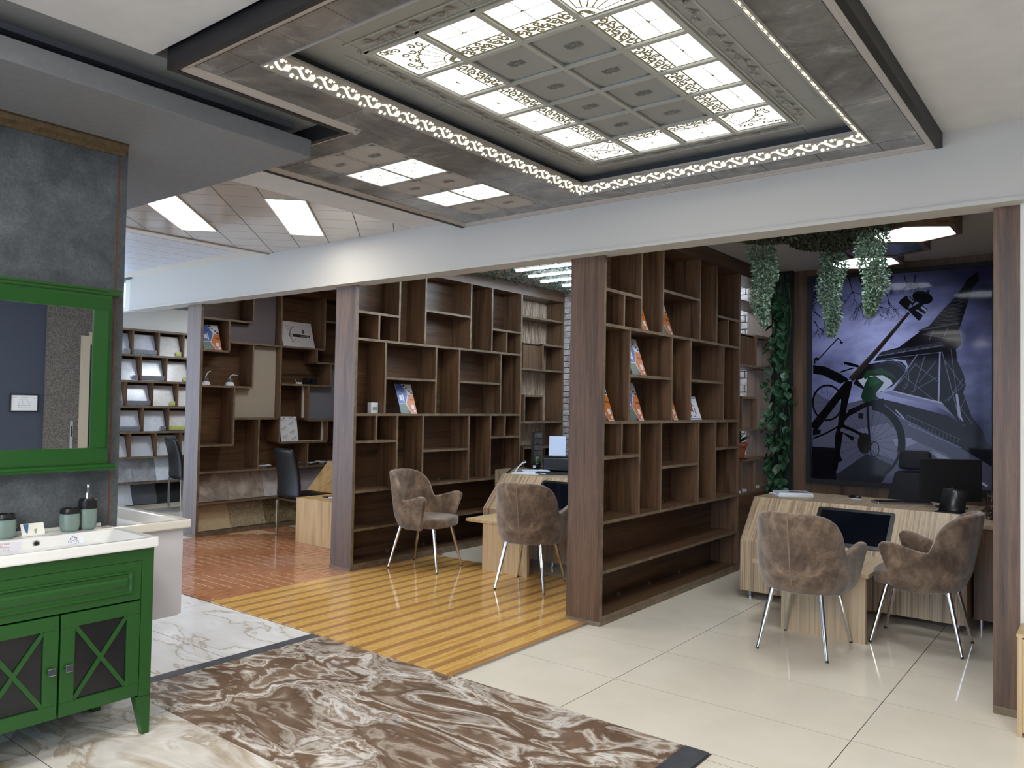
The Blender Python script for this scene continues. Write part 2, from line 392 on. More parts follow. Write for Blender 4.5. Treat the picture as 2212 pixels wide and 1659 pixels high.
# reddish herringbone parquet: groups of parallel staves
bl, bw = .60, .10
def herr(poly):
    p = clip(poly, -7.92, 3.243, -5.312, 5.77)
    if len(p) >= 3: MB().prism(p, -.004, .006, 'z').build('parquet_stave', m_herr, floor)
B('parquet_underlay', (-7.92, 3.243, -.004, -5.312, 5.77, .003), m_herrj, floor)
g_ = .0065
for k in range(-14, 26):
    for m_ in range(-3, 4):
        ox, oy = -6.6 + k * bw, 4.4 + k * bw + m_ * 2 * bl
        if not (-9.2 < ox < -4.6 and 2.2 < oy < 6.6): continue
        herr([(ox + g_, oy + g_), (ox + bl - g_, oy + g_), (ox + bl - g_, oy + bw - g_), (ox + g_, oy + bw - g_)])
        herr([(ox - bw * 0 + g_, oy + bw + g_), (ox + bw - g_, oy + bw + g_), (ox + bw - g_, oy + bw + bl - g_), (ox + g_, oy + bw + bl - g_)])

# roof slab and ceilings
S(B('ceiling', (-12.5, -4, 3.06, 2.6, 8.2, 3.2), m_greyceil))
S(B('ceiling_main', (-.72, -4, ZC, 2.6, 4.6, 3.06), m_ceil))
S(B('ceiling_front', (-3.2, -4, ZC, -.72, 1.62, 3.06), m_ceil))
S(B('ceiling_grey', (-4.6, -4, ZC + .004, -3.2, 2.66, 3.06), m_greyceil))
S(B('trim_1', (-3.85, -4, ZC - .022, -3.405, 2.49, ZC + .004), m_darkstrip))
S(B('ceiling_soffit', (-7.0, -4, 2.764, -3.30, 2.515, 2.855), m_soffit, bevel=.004))
S(B('ceiling_strip', (-4.56, 2.66, 2.93, -4.09, 4.53, 3.06), m_ceil))
S(B('ceiling_booth_left', (-8.0, 4.55, ZBC, -5.5, 8.0, 3.06), m_walnut_d))
S(B('ceiling_booth_middle', (-5.5, 4.55, ZBC, -2.94, 8.0, 3.06), m_ceilb))
S(B('ceiling_booth_right', (-2.94, 4.55, ZBC, .5, 8.0, 3.06), m_ceilb))
S(B('ceiling_far_left', (-12.4, 4.55, ZBC, -8.0, 8.0, 3.06), m_ceilb))
# far ceiling: glossy diagonal tiles
cd = S(B('ceiling_diagonal', (-6.55, 1.9, 2.937, -4.56, 4.53, 3.06), m_grout))
tp = .297; q2 = math.sqrt(.5)
u0_, v0_ = -1.085, 5.655
panels = {(0, k) for k in range(4)} | {(-3, k) for k in range(4)}
for i in range(-6, 5):
    for j in range(-10, 9):
        if (i, j) in panels: continue
        us = u0_ + i * tp; vv = v0_ + j * tp; e = .0036
        P4 = [(us + e, vv + e), (us + tp - e, vv + e), (us + tp - e, vv + tp - e), (us + e, vv + tp - e)]
        P4 = [((a - b) * q2, (a + b) * q2) for a, b in P4]
        p = clip(P4, -6.55, 1.9, -4.56, 4.53)
        if len(p) >= 3: MB().prism(p, 2.9352, 2.9372, 'z').build('ceiling_tile', m_gloss, cd)
# embossed tiles over the far end
ce = S(B('ceiling_embossed', (-12.4, 1.0, 2.937, -6.55, 4.53, 3.06), m_white))
for i in range(9):
    for j in range(7):
        x1 = -6.75 - i * .305; y1 = 4.30 - j * .305
        if (i, j) == (5, 3): continue
        B('ceiling_tile', (x1 - .302, y1 - .302, 2.935, x1 - .003, y1 - .003, 2.9372), m_emb, ce)
S(B('trim_2', (-6.56, 1.9, 2.926, -6.535, 4.53, 2.938), m_mould))
# beam over the booth fronts, walls
S(B('wall_beam', (-9.30, 4.515, ZB, 2.6, 4.70, 3.06), m_beam))
S(B('trim_3', (-9.30, 4.505, ZB - .002, 2.6, 4.545, ZB + .02), m_beam))
S(B('wall_right_front', (-.385, 4.60, 0, 2.6, 4.9, ZB), m_white))
S(B('wall_back_right', (-2.94, YW, 0, .6, 8.15, 3.06), m_walnut_v))
wbm = S(B('wall_back_middle', (-5.5, YW, 0, -2.94, 8.15, 3.06), m_mortar))
S(B('wall_back_left', (-8.0, YW, 0, -5.5, 8.15, 3.06), m_walnut_d))
S(B('wall_back_far', (-12.4, YW, 0, -8.0, 8.15, 3.06), m_white))
S(B('wall_far_left', (-10.95, 4.75, 0, -10.86, 8.0, 3.06), m_white))
S(B('wall_far_left_head', (-12.4, 4.75, 2.45, -10.62, 4.85, 3.06), m_white))
# brick slips on the middle back wall
bx_, bz_ = .21, .073
cells = []
for r_ in range(40):
    off = bx_ / 2 if r_ % 2 else 0
    for c_ in range(-1, 13):
        xa_ = max(-5.5, -5.5 + off + c_ * bx_); xb_ = min(-2.94, -5.5 + off + (c_ + 1) * bx_)
        if xb_ - xa_ > .05: cells.append((xa_, xb_, r_ * bz_))
random.seed(3)
cells.sort(key=lambda c: min(abs(c[0] + 5.3), abs(c[0] + 3.05)))
rest = MB()
for n_, (xa_, xb_, z_) in enumerate(cells):
    d_ = random.uniform(.012, .022)
    b6 = (xa_ + .005, YW - d_, z_ + .005, xb_ - .005, YW + .001, z_ + bz_ - .005)
    if n_ < 290: B('brick', b6, m_brick, wbm)
    else: rest.box(*b6)
rb = rest.build('brick_field', m_brick, wbm); rb['kind'] = 'stuff'
# brick behind the open corner shelf is the same wall, carried to the partition
# grey panelled display wall carrying the mirror
S(B('wall_slate', (-4.95, -1.2, 0, -3.95, 1.72, 2.764), m_slate))
wl = S(B('wall_slate_front', (-3.95, -1.2, 0, -3.93, 1.835, 2.764), m_slate))
S(B('wall_slate_edge', (-3.95, 1.838, 0, -3.93, 1.878, 2.764), m_slate))
S(B('trim_4', (-3.932, 1.832, 0, -3.928, 1.8385, 2.69), m_rust))
mo = MB().prism([(-3.93, 2.705), (-3.918, 2.705), (-3.912, 2.72), (-3.895, 2.735), (-3.885, 2.755), (-3.885, 2.764), (-3.93, 2.764)], -1.2, 1.86, 'y')
S(mo.build('trim_5', m_bronze, smooth=False))
# right-hand wall (seen in the mirror)
wr = S(B('wall_right', (2.2, -4, 0, 2.45, 3.86, 3.06), m_navy))
S(B('wall_right_granite', (2.17, 3.86, 0, 2.45, 4.7, 3.06), m_granite))
dr = S(B('door_1', (2.14, 4.33, 0, 2.18, 4.62, 2.15), m_doorglass))
B('door_frame', (2.12, 4.24, 0, 2.18, 4.33, 2.25), m_beigestone, dr); B('door_head', (2.12, 4.33, 2.15, 2.18, 4.62, 2.30), m_beigestone, dr)
# storefront posts on the street side
for i, x in enumerate((-11.6, -7.6, -4.9, -2.4, .1, 2.3)):
    S(B('wall_storefront_post', (x - .05, -3.9, 0, x + .05, -3.8, 3.06), m_board))
S(B('wall_storefront_head', (-12.4, -3.95, 2.7, 2.5, -3.8, 3.06), m_board))
# window at the far left, beyond the beam's end
wn = S(B('window_1', (-10.7, 4.56, 2.60, -9.44, 4.575, 2.925), mat('window_sky_glass', '#a9c8f0', .1, emit=1.0, ecol=(.42, .64, 1, 1))))
B('window_frame', (-9.44, 4.53, 2.60, -9.30, 4.60, 2.93), m_white, wn); B('window_sill', (-10.7, 4.53, ZB, -9.30, 4.60, 2.60), m_white, wn)
S(B('trim_6', (-10.7, 4.48, 2.925, -9.25, 4.56, 2.955), m_board))
# ------------------------------------------------------------------ bookcases
ET = .022   # board thickness
FE = {'+x': 1}
def hboard(p, name, y0, y1, z, xf, depth=.255, t=ET): return B(name, (xf - depth, y0, z - t / 2, xf, y1, z + t / 2), [m_walnut_h, m_edge], p, face=FE)
def vboard(p, name, y, z0, z1, xf, depth=.255, t=ET): return B(name, (xf - depth, y - t / 2, z0, xf, y + t / 2, z1), [m_walnut_d, m_edge], p, face=FE)
def partition_shell(p, xf, ztop=2.765):
    B('end_panel', (xf - PT, YF, .028, xf, YF + .03, ZBC), [m_walnut_v, m_edge], p, face=FE)
    B('plinth', (xf - PT - .004, YF - .006, 0, xf + .004, YE + .03, .03), m_edge, p)
    B('back_panel', (xf - PT, YF + .03, .03, xf - PT + .018, YE, ZBC), m_walnut_h, p)
    B('fascia', (xf - PT, YF + .03, ztop, xf - .004, YE + .03, ZBC), m_walnut_h, p)
    B('far_end_panel', (xf - PT + .018, YE, .03, xf, YE + .03, ztop), [m_walnut_d, m_edge], p, face=FE)
def bookcase(xf, label):
    p = thing('bookcase', label, 'bookcase')
    partition_shell(p, xf)
    y0, y1 = YF + .03, YE
    B('base_shelf', (xf - .255, y0, .03, xf, y1, .062), [m_walnut_h, m_edge], p, face=FE)
    for z in (.36, .70, 1.39, 2.07): hboard(p, 'shelf', y0, y1, z, xf)
    h = ET / 2
    for y in (5.155, 5.50, 6.185, 6.54): vboard(p, 'divider', y, .70 + h, 1.39 - h, xf)
    for y in (4.89, 6.79): vboard(p, 'divider', y, 1.145 + h, 1.39 - h, xf)
    hboard(p, 'shelf', y0, 5.155 - h, 1.145, xf); hboard(p, 'shelf', 5.50 + h, 6.185 - h, 1.035, xf); hboard(p, 'shelf', 6.54 + h, y1, 1.145, xf)
    for y in (4.99, 5.67, 6.015, 6.70): vboard(p, 'divider', y, 1.39 + h, 2.07 - h, xf)
    hboard(p, 'shelf', 4.99 + h, 5.67 - h, 1.73, xf); hboard(p, 'shelf', 6.015 + h, 6.70 - h, 1.73, xf)
    for y in (5.155, 5.505, 6.185, 6.535): vboard(p, 'divider', y, 2.07 + h, 2.765, xf)
    for y in (4.90, 6.795): vboard(p, 'divider', y, 2.07 + h, 2.315 - h, xf)
    hboard(p, 'shelf', y0, 5.155 - h, 2.315, xf); hboard(p, 'shelf', 5.505 + h, 6.185 - h, 2.415, xf); hboard(p, 'shelf', 6.535 + h, y1, 2.32, xf)
    for y, z in ((4.75, .062), (5.25, .062), (5.75, .062), (6.3, .062), (4.82, .711), (5.95, .711)):
        B('shelf_clip', (xf - .235, y, z, xf - .215, y + .03, z + .018), m_steel, p)
    return p
bookcase(XA, 'tall dark walnut bookcase partition nearest the tiled floor, holding most of the brochures')
bookcase(XB, 'tall dark walnut bookcase partition standing beside the amber striped floor')
def corner_unit(xf, label, leaf):
    p = thing('corner_shelf_unit', label, 'shelf')
    y0, y1 = YE + .031, YW - .04; d = PT - .02
    B('fascia', (xf - PT, y0, 2.765, xf - .004, YW - .001, ZBC), m_walnut_h, p)
    B('plinth', (xf - d, y0, 0, xf, y1, .03), m_edge, p)
    B('side_panel', (xf - d, y1, 0, xf, y1 + .02, 2.765), [m_walnut_d, m_edge], p, face=FE)
    if leaf: B('wallpaper_panel', (xf - PT, y0, .7, xf - PT + .015, y1, 2.765), m_leafpaper, p)
    for z, a, b in ((2.52, y0, y1), (2.22, 7.49, y1), (1.915, y0, y1), (1.61, 7.14, 7.50), (1.305, y0, y1), (1.01, 7.14, y1), (.70, y0, y1)):
        hboard(p, 'shelf', a, b, z, xf, d)
    B('cube_front', (xf - .05, 7.14, 1.926, xf - .03, 7.48, 2.21), m_walnut_d, p); B('cube_top', (xf - d, 7.14, 2.20, xf - .03, 7.48, 2.22), m_walnut_h, p)
    for y, a, b in ((7.49, 1.926, 2.21), (7.50, 1.316, 1.60), (7.145, 1.316, 1.60), (7.50, .711, 1.0), (7.145, .711, 1.0)):
        vboard(p, 'divider', y, a, b, xf, d)
    B('lower_cabinet', (xf - d, y0, .03, xf, y1, .69), m_walnut_h, p)
    return p
corner_unit(XA, 'open walnut corner shelf unit beside the hanging vine', False)
corner_unit(XB, 'walnut corner shelf unit backed with palm leaf wallpaper', True)

# wooden partition at the right end, front edge only in view
p = thing('partition_panel', 'brown walnut end partition beside the white right wall', 'partition')
B('end_panel', (-.502, YF, .04, -.23, YF + .04, ZB + .02), m_walnut_v, p); B('plinth', (-.502, YF - .004, 0, -.23, YF + .05, .04), m_edge, p)
B('core', (-.49, YF + .04, 0, -.24, YW, ZBC), m_walnut_v, p)

# ------------------------------------------------------------------ irregular display shelf with sample boards
p = thing('display_bookcase', 'dark walnut wall of uneven box shelves with beige and grey infill boards', 'bookcase')
xf = XC; partition_shell(p, xf, 2.80); h = ET / 2; y0, y1 = YF + .03, YE
for z in (.03 + h, .36, .70): hboard(p, 'shelf', y0, y1, z, xf)
for a, b, z in ((y0, 5.27, 2.40), (y0, 4.97, 2.045), (4.97, 6.31, 2.155), (y0, 5.28, 1.65), (5.055, 5.66, 1.29), (y0, 5.055, .995), (5.66, 6.42, 1.70), (5.68, 6.38, 1.0), (6.08, y1, 1.265), (6.19, y1, 1.985), (6.31, y1, 2.515), (6.6, y1, .98)):
    hboard(p, 'shelf', a, b, z, xf)
for y, a, b in ((5.27, 2.41, 2.80), (4.97, 2.056, 2.39), (5.28, 1.66, 2.145), (5.05, 1.0, 1.64), (5.38, .711, 1.28), (5.66, 1.01, 2.145), (5.655, 2.166, 2.80), (6.305, 2.166, 2.80), (6.19, 1.995, 2.145), (6.415, 1.71, 1.975), (6.075, 1.276, 1.69), (6.375, 1.01, 1.255), (6.08, .711, .99), (6.75, 1.276, 1.975)):
    vboard(p, 'divider', y, a, b, xf)
m_bei = mat('beige_sample_board', '#a89f90', .35); m_gry = mat('blue_grey_sample_board', '#7c7f8a', .4); m_lil = mat('mauve_sample_board', '#6b6163', .5)
def sample(name, y_a, y_b, za, zb, m, label=None, lean=.0, x=None):
    x = xf - .16 if x is None else x
    o = MB().add([(x, y_a, za), (x, y_b, za), (x - lean, y_b, zb), (x - lean, y_a, zb), (x - .012, y_a, za), (x - .012, y_b, za), (x - lean - .012, y_b, zb), (x - lean - .012, y_a, zb)],
                 [(0, 1, 2, 3), (7, 6, 5, 4), (0, 4, 5, 1), (1, 5, 6, 2), (2, 6, 7, 3), (3, 7, 4, 0)]).build(name, m)
    return o
MB().prism([(5.07, 1.302), (5.645, 1.302), (5.645, 2.143), (5.293, 2.143), (5.293, 1.638), (5.07, 1.638)], xf - .10, xf - .085, 'x').build('infill_board', m_bei, p)
MB().prism([(6.09, 1.277), (7.0, 1.277), (7.0, 1.97), (6.43, 1.97), (6.43, 1.688), (6.09, 1.688)], xf - .10, xf - .085, 'x').build('infill_board', m_gry, p)
MB().prism([(4.985, 2.17), (5.64, 2.17), (5.64, 2.79), (5.285, 2.79), (5.285, 2.38), (4.985, 2.38)], xf - .12, xf - .105, 'x').build('infill_board', m_lil, p)
# sloping rows of tile samples, each tile a thing
def tmat(n, st, ns=6, rough=.12, w=((2.5, .3),)): return noisy(n, st, (1, 1, 1), ns, 6, .6, warps=w, rough=rough)
t_gm = tmat('grey_marble_sample', [(.35, '#7f746d'), (.5, '#9b918a'), (.65, '#b9b0a9')])
t_bm = tmat('beige_marble_sample', [(.35, '#8d8177'), (.5, '#aba198'), (.65, '#c0b8af')])
t_wm = tmat('white_marble_sample', [(.4, '#a7a2a3'), (.5, '#c4c1c2'), (.7, '#cfcdce')])
t_lm = tmat('lilac_grey_sample', [(.4, '#a5a1a8'), (.6, '#b3afb6')])
t_sand = tmat('sand_sample', [(.35, '#bba988'), (.65, '#c8b797')], 30, .4)
t_peb = tmat('speckled_sample', [(.35, '#8d8069'), (.65, '#b3a68c')], 40, .4)
t_moss = tmat('tangled_straw_sample', [(.3, '#4d4330'), (.5, '#7d7050'), (.7, '#a89a74')], 25, .6, ((9, .25),))
def tile_sample(name, ya, yb, za, zb, m, label, group, xf_=XC, lean=.10, out=.05):
    o = sample(name, ya + .002, yb - .002, za, zb, m, lean=lean, x=xf_ - out)
    tag(o, label, 'tile sample', group)
G1 = 'tile samples leaning under the uneven shelves'
for ya, yb, m, l in ((4.65, 5.05, t_gm, 'brown grey marble tile sample, first of the upper leaning row by the walnut post'), (5.05, 5.515, t_bm, 'beige marble tile sample in the upper leaning row, catching the light'),
                     (5.515, 5.98, t_wm, 'pale veined tile sample half hidden by the black chair'), (5.98, 6.45, t_lm, 'plain lilac grey tile sample right of the black chair'), (6.45, 6.95, t_lm, 'plain lilac grey tile sample furthest along the upper leaning row')):
    tile_sample('tile_sample', ya, yb, .375, .685, m, l, G1)
for ya, yb, m, l in ((4.65, 5.085, t_sand, 'plain sand coloured tile sample in the bottom row beside the walnut post'), (5.085, 5.545, t_peb, 'speckled grey beige tile sample in the middle of the bottom row'),
                     (5.545, 6.0, t_moss, 'tile sample printed with tangled straw behind the black chair'), (6.0, 6.45, t_peb, 'speckled tile sample in the bottom row behind the oak stool table')):
    tile_sample('tile_sample', ya, yb, .056, .34, m, l, G1)

# ------------------------------------------------------------------ far rack with slanted pigeonholes full of tile samples
p = thing('sample_rack', 'far dark brown rack of slanted pigeonholes full of white tile samples', 'shelf')
xf = X5
B('back_panel', (xf - .26, 4.8, .03, xf - .24, 7.2, 2.46), m_walnut_h, p); B('plinth', (xf - .24, 4.8, 0, xf - .0, 7.2, .035), mat('rack_plinth', '#b3ab9a', .5), p)
zs = [.34, .69, 1.035, 1.385, 1.735, 2.09, 2.44]
for z in zs: hboard(p, 'shelf', 4.8, 7.2, z, xf, .24, .028)
rows = [(2.09, 2.44, 5.21, 0), (1.735, 2.09, 5.33, 1), (1.385, 1.735, 5.14, 2), (1.035, 1.385, 5.38, 3), (.69, 1.035, 5.21, 4)]
s_bl = tmat('bluish_white_sample', [(.4, '#d3d8e0'), (.6, '#dfe3ea')], 20, .2); s_cr = tmat('creamy_white_sample', [(.4, '#dcd6d0'), (.6, '#e6e1dc')], 20, .2)
s_mv = tmat('fine_veined_white_sample', [(.40, '#c6c9d0'), (.485, '#cfd1d6'), (.5, '#9a9ca2'), (.515, '#cfd1d6'), (.7, '#d5d7db')], 2.2, .2)
s_gs = tmat('grey_stone_sample', [(.35, '#85868a'), (.5, '#9a9b9f'), (.65, '#b0b1b5')]); s_dg = mat('dark_grey_sample', '#5c5d62', .2)
o_sil = mat('silver_ornament', '#a9afbc', .3, metal=.6); o_gold = mat('yellow_ornament', '#c9cf78', .4)
desc = {0: [('plain bluish white', 'cut corner trim'), ('bluish white', 'scrolled silver trim'), ('creamy white', 'yellow corner trim'), ('cream', 'plain face')],
        1: [('pale bluish', 'small square silver trim'), ('bluish white', 'wide silver frieze'), ('creamy', 'thin yellow trim'), ('cream', 'plain face')],
        2: [('white', 'plain face'), ('faintly veined white', 'silver meander trim'), ('creamy', 'beige lattice trim'), ('white', 'two small lattice trims')],
        3: [('bluish', 'long silver band'), ('creamy', 'round yellow trim'), ('creamy', 'long yellow band'), ('cream', 'plain face')],
        4: [('white edge', 'glossy face'), ('white marble', 'single diagonal vein'), ('white marble', 'thin branching veins'), ('white marble', 'soft veins')]}
rn = ['top', 'second', 'third', 'fourth', 'fifth']
for z0, z1, yd, r_ in rows:
    ys = [yd + .365 * k for k in range(-1, 6) if 4.8 < yd + .365 * k < 7.2]
    for y in ys:
        MB().add([(xf, y - .011, z0 + .014), (xf, y + .011, z0 + .014), (xf, y + .011, z1 - .014), (xf, y - .011, z1 - .014),
                  (xf - .24, y - .011, z0 + .014), (xf - .24, y + .011, z0 + .014), (xf - .24, y + .011, z1 - .014), (xf - .24, y - .011, z1 - .014)],
                 [(0, 1, 2, 3), (7, 6, 5, 4), (0, 4, 5, 1), (1, 5, 6, 2), (2, 6, 7, 3), (3, 7, 4, 0)]).build('divider', m_walnut_d, p)
    for k in range(4):
        ya = yd + .365 * (k - 1) + .012; yb = ya + .335
        if ya < 4.8: ya = 4.82
        if ya > 6.2: continue
        m = s_mv if r_ == 4 else (s_bl if k <= 1 else s_cr)
        a, b = desc[r_][k]
        t_ = thing('framed_tile_sample', f'{a} tile sample with {b} in the far rack, {rn[r_]} row', 'tile sample', (xf, 0, 0), 0, 'tile samples in the far rack')
        sample('tile_face', ya, yb, z0 + .016, z1 - .05, m, lean=.10, x=-.03).parent = t_
        if r_ < 4 and k < 4:
            mo_ = o_sil if k <= 1 else o_gold
            wy = (ya, yb) if (r_, k) in ((0, 1), (1, 1), (2, 1), (3, 0), (3, 2)) else (yb - .09, yb - .005)
            sm = MB(); sm.box(-.024, wy[0] + .003, z0 + .03, -.016, wy[1] - .003, z0 + .085)
            for q in range(int((wy[1] - wy[0]) / .022)):
                yy = wy[0] + .012 + q * .022; sm.lathe([(.004, 0), (.008, .006), (.003, .012)], 6, (-.012, yy, z0 + .045 + .02 * (q % 2)))
            sm.build('trim_strip', mo_, t_)
for ya, yb, za, zb, m, l in ((4.85, 5.28, .36, .68, s_gs, 'grey marbled tile sample at the left of the far rack'), (5.28, 5.61, .36, .68, s_gs, 'grey stone tile sample in the middle of the far rack'), (5.61, 5.95, .36, .68, s_bl, 'light grey tile sample behind the far black chair'),
                            (4.85, 5.29, .045, .32, s_bl, 'white tile sample at the foot of the far rack'), (5.29, 5.64, .045, .32, s_dg, 'dark grey glossy tile sample at the foot of the far rack'), (5.64, 6.0, .045, .32, m_blackm, 'black tile sample at the foot of the far rack')):
    tile_sample('tile_sample', ya, yb, za, zb, m, l, 'large samples low in the far rack', X5, .10, .03)
S(B('wall_far_left_upper', (X5 - .3, 4.8, 2.455, X5 - .01, 7.95, 2.78), m_white))
# ------------------------------------------------------------------ sample ceiling: stone panels, LED border, lit tiles
def spiral(cx, cy, r0, turns, start, n=14, sgn=1):
    out = []
    for i in range(n + 1):
        t = i / n; a = start + sgn * turns * 2 * math.pi * t; r = r0 * (1 - .82 * t)
        out.append((cx + r * math.cos(a), cy + r * math.sin(a)))
    return out
tray = thing('ceiling_display', 'dropped grey stone ceiling display with lit glass tiles and glowing flower border', 'ceiling panel')
ZT = 2.888
# boards and mouldings
for b6 in ((-.745, 1.64, 2.868, -.715, 4.512, 2.96), (-3.12, 1.64, 2.868, -.745, 1.67, 2.96), (-3.12, 1.67, 2.868, -3.09, 2.59, 2.96), (-4.03, 2.56, 2.868, -3.12, 2.59, 2.96), (-4.03, 2.59, 2.868, -4.0, 4.512, 2.96)):
    B('edge_board', b6, m_board, tray)
def mould(pts, axis, a, b):
    MB().prism(pts, a, b, axis).build('moulding', m_mould, tray)
def mpro(p, s): # profile in (offset, z): starts at board face p, grows by s
    return [(p, 2.872), (p + s * .012, 2.872), (p + s * .02, 2.878), (p + s * .034, 2.882), (p + s * .045, 2.89), (p + s * .045, 2.896), (p, 2.896)]
mould(mpro(-.745, -1), 'y', 1.67, 4.512); mould(mpro(-3.09, 1), 'y', 1.67, 2.63); mould(mpro(-4.0, 1), 'y', 2.59, 4.512)
mould(mpro(1.67, 1), 'x', -3.09, -.745); mould(mpro(2.59, 1), 'x', -4.0, -3.05); mould(mpro(4.512, -1), 'x', -4.0, -.745)
def stone(x0, y0, x1, y1):
    g = .0018
    if x1 - x0 > .02 and y1 - y0 > .02: B('stone_panel', (x0 + g, y0 + g, ZT, x1 - g, y1 - g, ZT + .012), m_pvc, tray)
LX0, LX1, LY0, LY1 = -2.80, -1.005, 1.87, 4.285
ys = [1.715, 2.48, 3.09, 3.70, 4.31]
for a, b in zip(ys, ys[1:]): stone(LX1, a, -.79, b)
for a, b in ((1.715, 1.83), (1.83, 2.44), (2.44, 2.79)): stone(-3.045, a, LX0, b)
xs = [LX0 + .3 * i for i in range(6)] + [LX1]
for a, b in zip(xs, xs[1:]): stone(a, 1.715, b, LY0)
xs = [-3.955, -3.746, -3.44, -3.134, -2.828, -2.522, -2.216, -1.91, -1.604, -1.298, -.985, -.79]
for a, b in zip(xs, xs[1:]): stone(a, 4.312, b, 4.467)
EY = [2.79 + .3045 * k for k in range(6)]
for a, b in zip(EY, EY[1:]): stone(-3.955, a, -3.735, b); stone(-3.143, a, LX0, b)
for a, b in ((-3.955, -3.44), (-3.44, -3.045)): stone(a, 2.635, b, 2.79)
B('backing', (-4.0, 2.59, ZT + .012, LX0, 4.512, ZT + .02), m_board, tray); B('backing', (-3.09, 1.67, ZT + .012, LX0 - .001, 2.59, ZT + .02), m_board, tray)
B('backing', (LX0, 1.67, ZT + .012, LX1, LY0 - .001, ZT + .02), m_board, tray); B('backing', (LX1, 1.67, ZT + .012, -.745, 4.512, ZT + .02), m_board, tray); B('backing', (LX0, LY1 + .001, ZT + .012, LX1, 4.512, ZT + .02), m_board, tray)
# floral LED cornice on four sides
IN, UPZ = .056, .054
CZ0 = ZT - .004
def flower(m, x, y, r, petals, fn):
    for k in range(petals):
        a = 2 * math.pi * k / petals + .3
        cx, cy_ = x + r * .62 * math.cos(a), y + r * .62 * math.sin(a); rr = r * (.34 if petals > 5 else .38)
        m.poly([(cx + rr * math.cos(t_), cy_ + rr * math.sin(t_)) for t_ in [2 * math.pi * i / 7 for i in range(7)]], fn, .001)
    m.poly([(x + r * .2 * math.cos(t_), y + r * .2 * math.sin(t_)) for t_ in [2 * math.pi * i / 6 for i in range(6)]], fn, .001)
WID = math.hypot(IN, UPZ)
rep = .1266
fm = MB(); fl2 = lambda x, y, h: (x, y, h)
wave = [(rep * t_, WID * (.5 + .21 * math.sin(2 * math.pi * t_ + .6))) for t_ in [i / 16 * .82 for i in range(17)]]
fm.ribbon(wave, [.004 + .009 * math.sin(math.pi * i / 16) for i in range(17)], fl2, .001)
flower(fm, rep * .86, WID * .5, .0185, 6, fl2); flower(fm, rep * .56, WID * .76, .011, 5, fl2); flower(fm, rep * .33, WID * .82, .0085, 5, fl2)
flower(fm, rep * .12, WID * .2, .011, 5, fl2); flower(fm, rep * .34, WID * .2, .0075, 5, fl2); flower(fm, rep * .7, WID * .78, .006, 4, fl2)
fmesh = fm.mesh('floral_cutout', m_led, recalc=False)
m_cornice = mat('grey_cornice', '#8d8782', .4)
def cornice(ax, fixed, s, a, b):
    # profile across: fixed = outer coordinate, s = inward sign
    pr = [(fixed - s * .004, CZ0 - .002), (fixed + s * .004, CZ0 - .004), (fixed + s * .007, CZ0 + .0045), (fixed + s * .05, CZ0 + .046), (fixed + s * .053, CZ0 + .043), (fixed + s * (IN + .012), CZ0 + UPZ - .005), (fixed + s * (IN + .014), CZ0 + UPZ + .006), (fixed - s * .004, CZ0 + UPZ + .006)]
    o = MB().prism(pr, a, b, ax).build('led_cornice', m_cornice, tray)
    n = round((b - a) / rep); stp = (b - a) / n
    slope = Vector((s * IN, UPZ)).normalized()
    for k in range(n):
        t0 = a + k * stp
        along = Vector((0, 1, 0)) if ax == 'y' else Vector((1, 0, 0))
        across = Vector((slope[0], 0, slope[1])) if ax == 'y' else Vector((0, slope[0], slope[1]))
        nrm = along.cross(across)
        org = Vector((fixed, t0, CZ0)) if ax == 'y' else Vector((t0, fixed, CZ0))
        if nrm.z > 0:   # mirror so that the normal faces down into the room
            along = -along; nrm = -nrm; org = org + (Vector((0, stp, 0)) if ax == 'y' else Vector((stp, 0, 0)))
        M4 = Matrix((along, across, nrm)).transposed().to_4x4(); M4.translation = org + nrm * .0045
        q = link('floral_cutout', fmesh, o); q.matrix_local = M4
cornice('y', LX0, 1, LY0, LY1); cornice('y', LX1, -1, LY0, LY1); cornice('x', LY0, 1, LX0, LX1); cornice('x', LY1, -1, LX0, LX1)
ZP = 3.0
for b6 in ((LX0 - .02, LY0, 2.945, LX0, LY1, 3.02), (LX1, LY0, 2.945, LX1 + .02, LY1, 3.02), (LX0, LY0 - .02, 2.945, LX1, LY0, 3.02), (LX0, LY1, 2.945, LX1, LY1 + .02, 3.02)):
    B('cove_wall', b6, m_cove, tray)
B('recess_board', (LX0, LY0, ZP + .012, LX1, LY1, ZP + .03), m_panelg, tray)
# central grid
GX0, GX1, GY0, GY1 = -2.53, -1.335, 2.215, 4.035
cw, ch = (GX1 - GX0) / 4, (GY1 - GY0) / 6
# plain border panels round the grid
def plain(x0, y0, x1, y1): B('plain_panel', (x0 + .0015, y0 + .0015, ZP, x1 - .0015, y1 - .0015, ZP + .012), m_panelg, tray)
bys = [LY0 + (LY1 - LY0) * i / 5 for i in range(6)]
for a, b in zip(bys, bys[1:]): plain(LX0, a, GX0 - .01, b); plain(GX1 + .01, a, LX1, b)
bxs = [GX0 - .01, -1.93, GX1 + .01]
for a, b in zip(bxs, bxs[1:]): plain(a, LY0, b, GY0 - .01); plain(a, GY1 + .01, b, LY1)
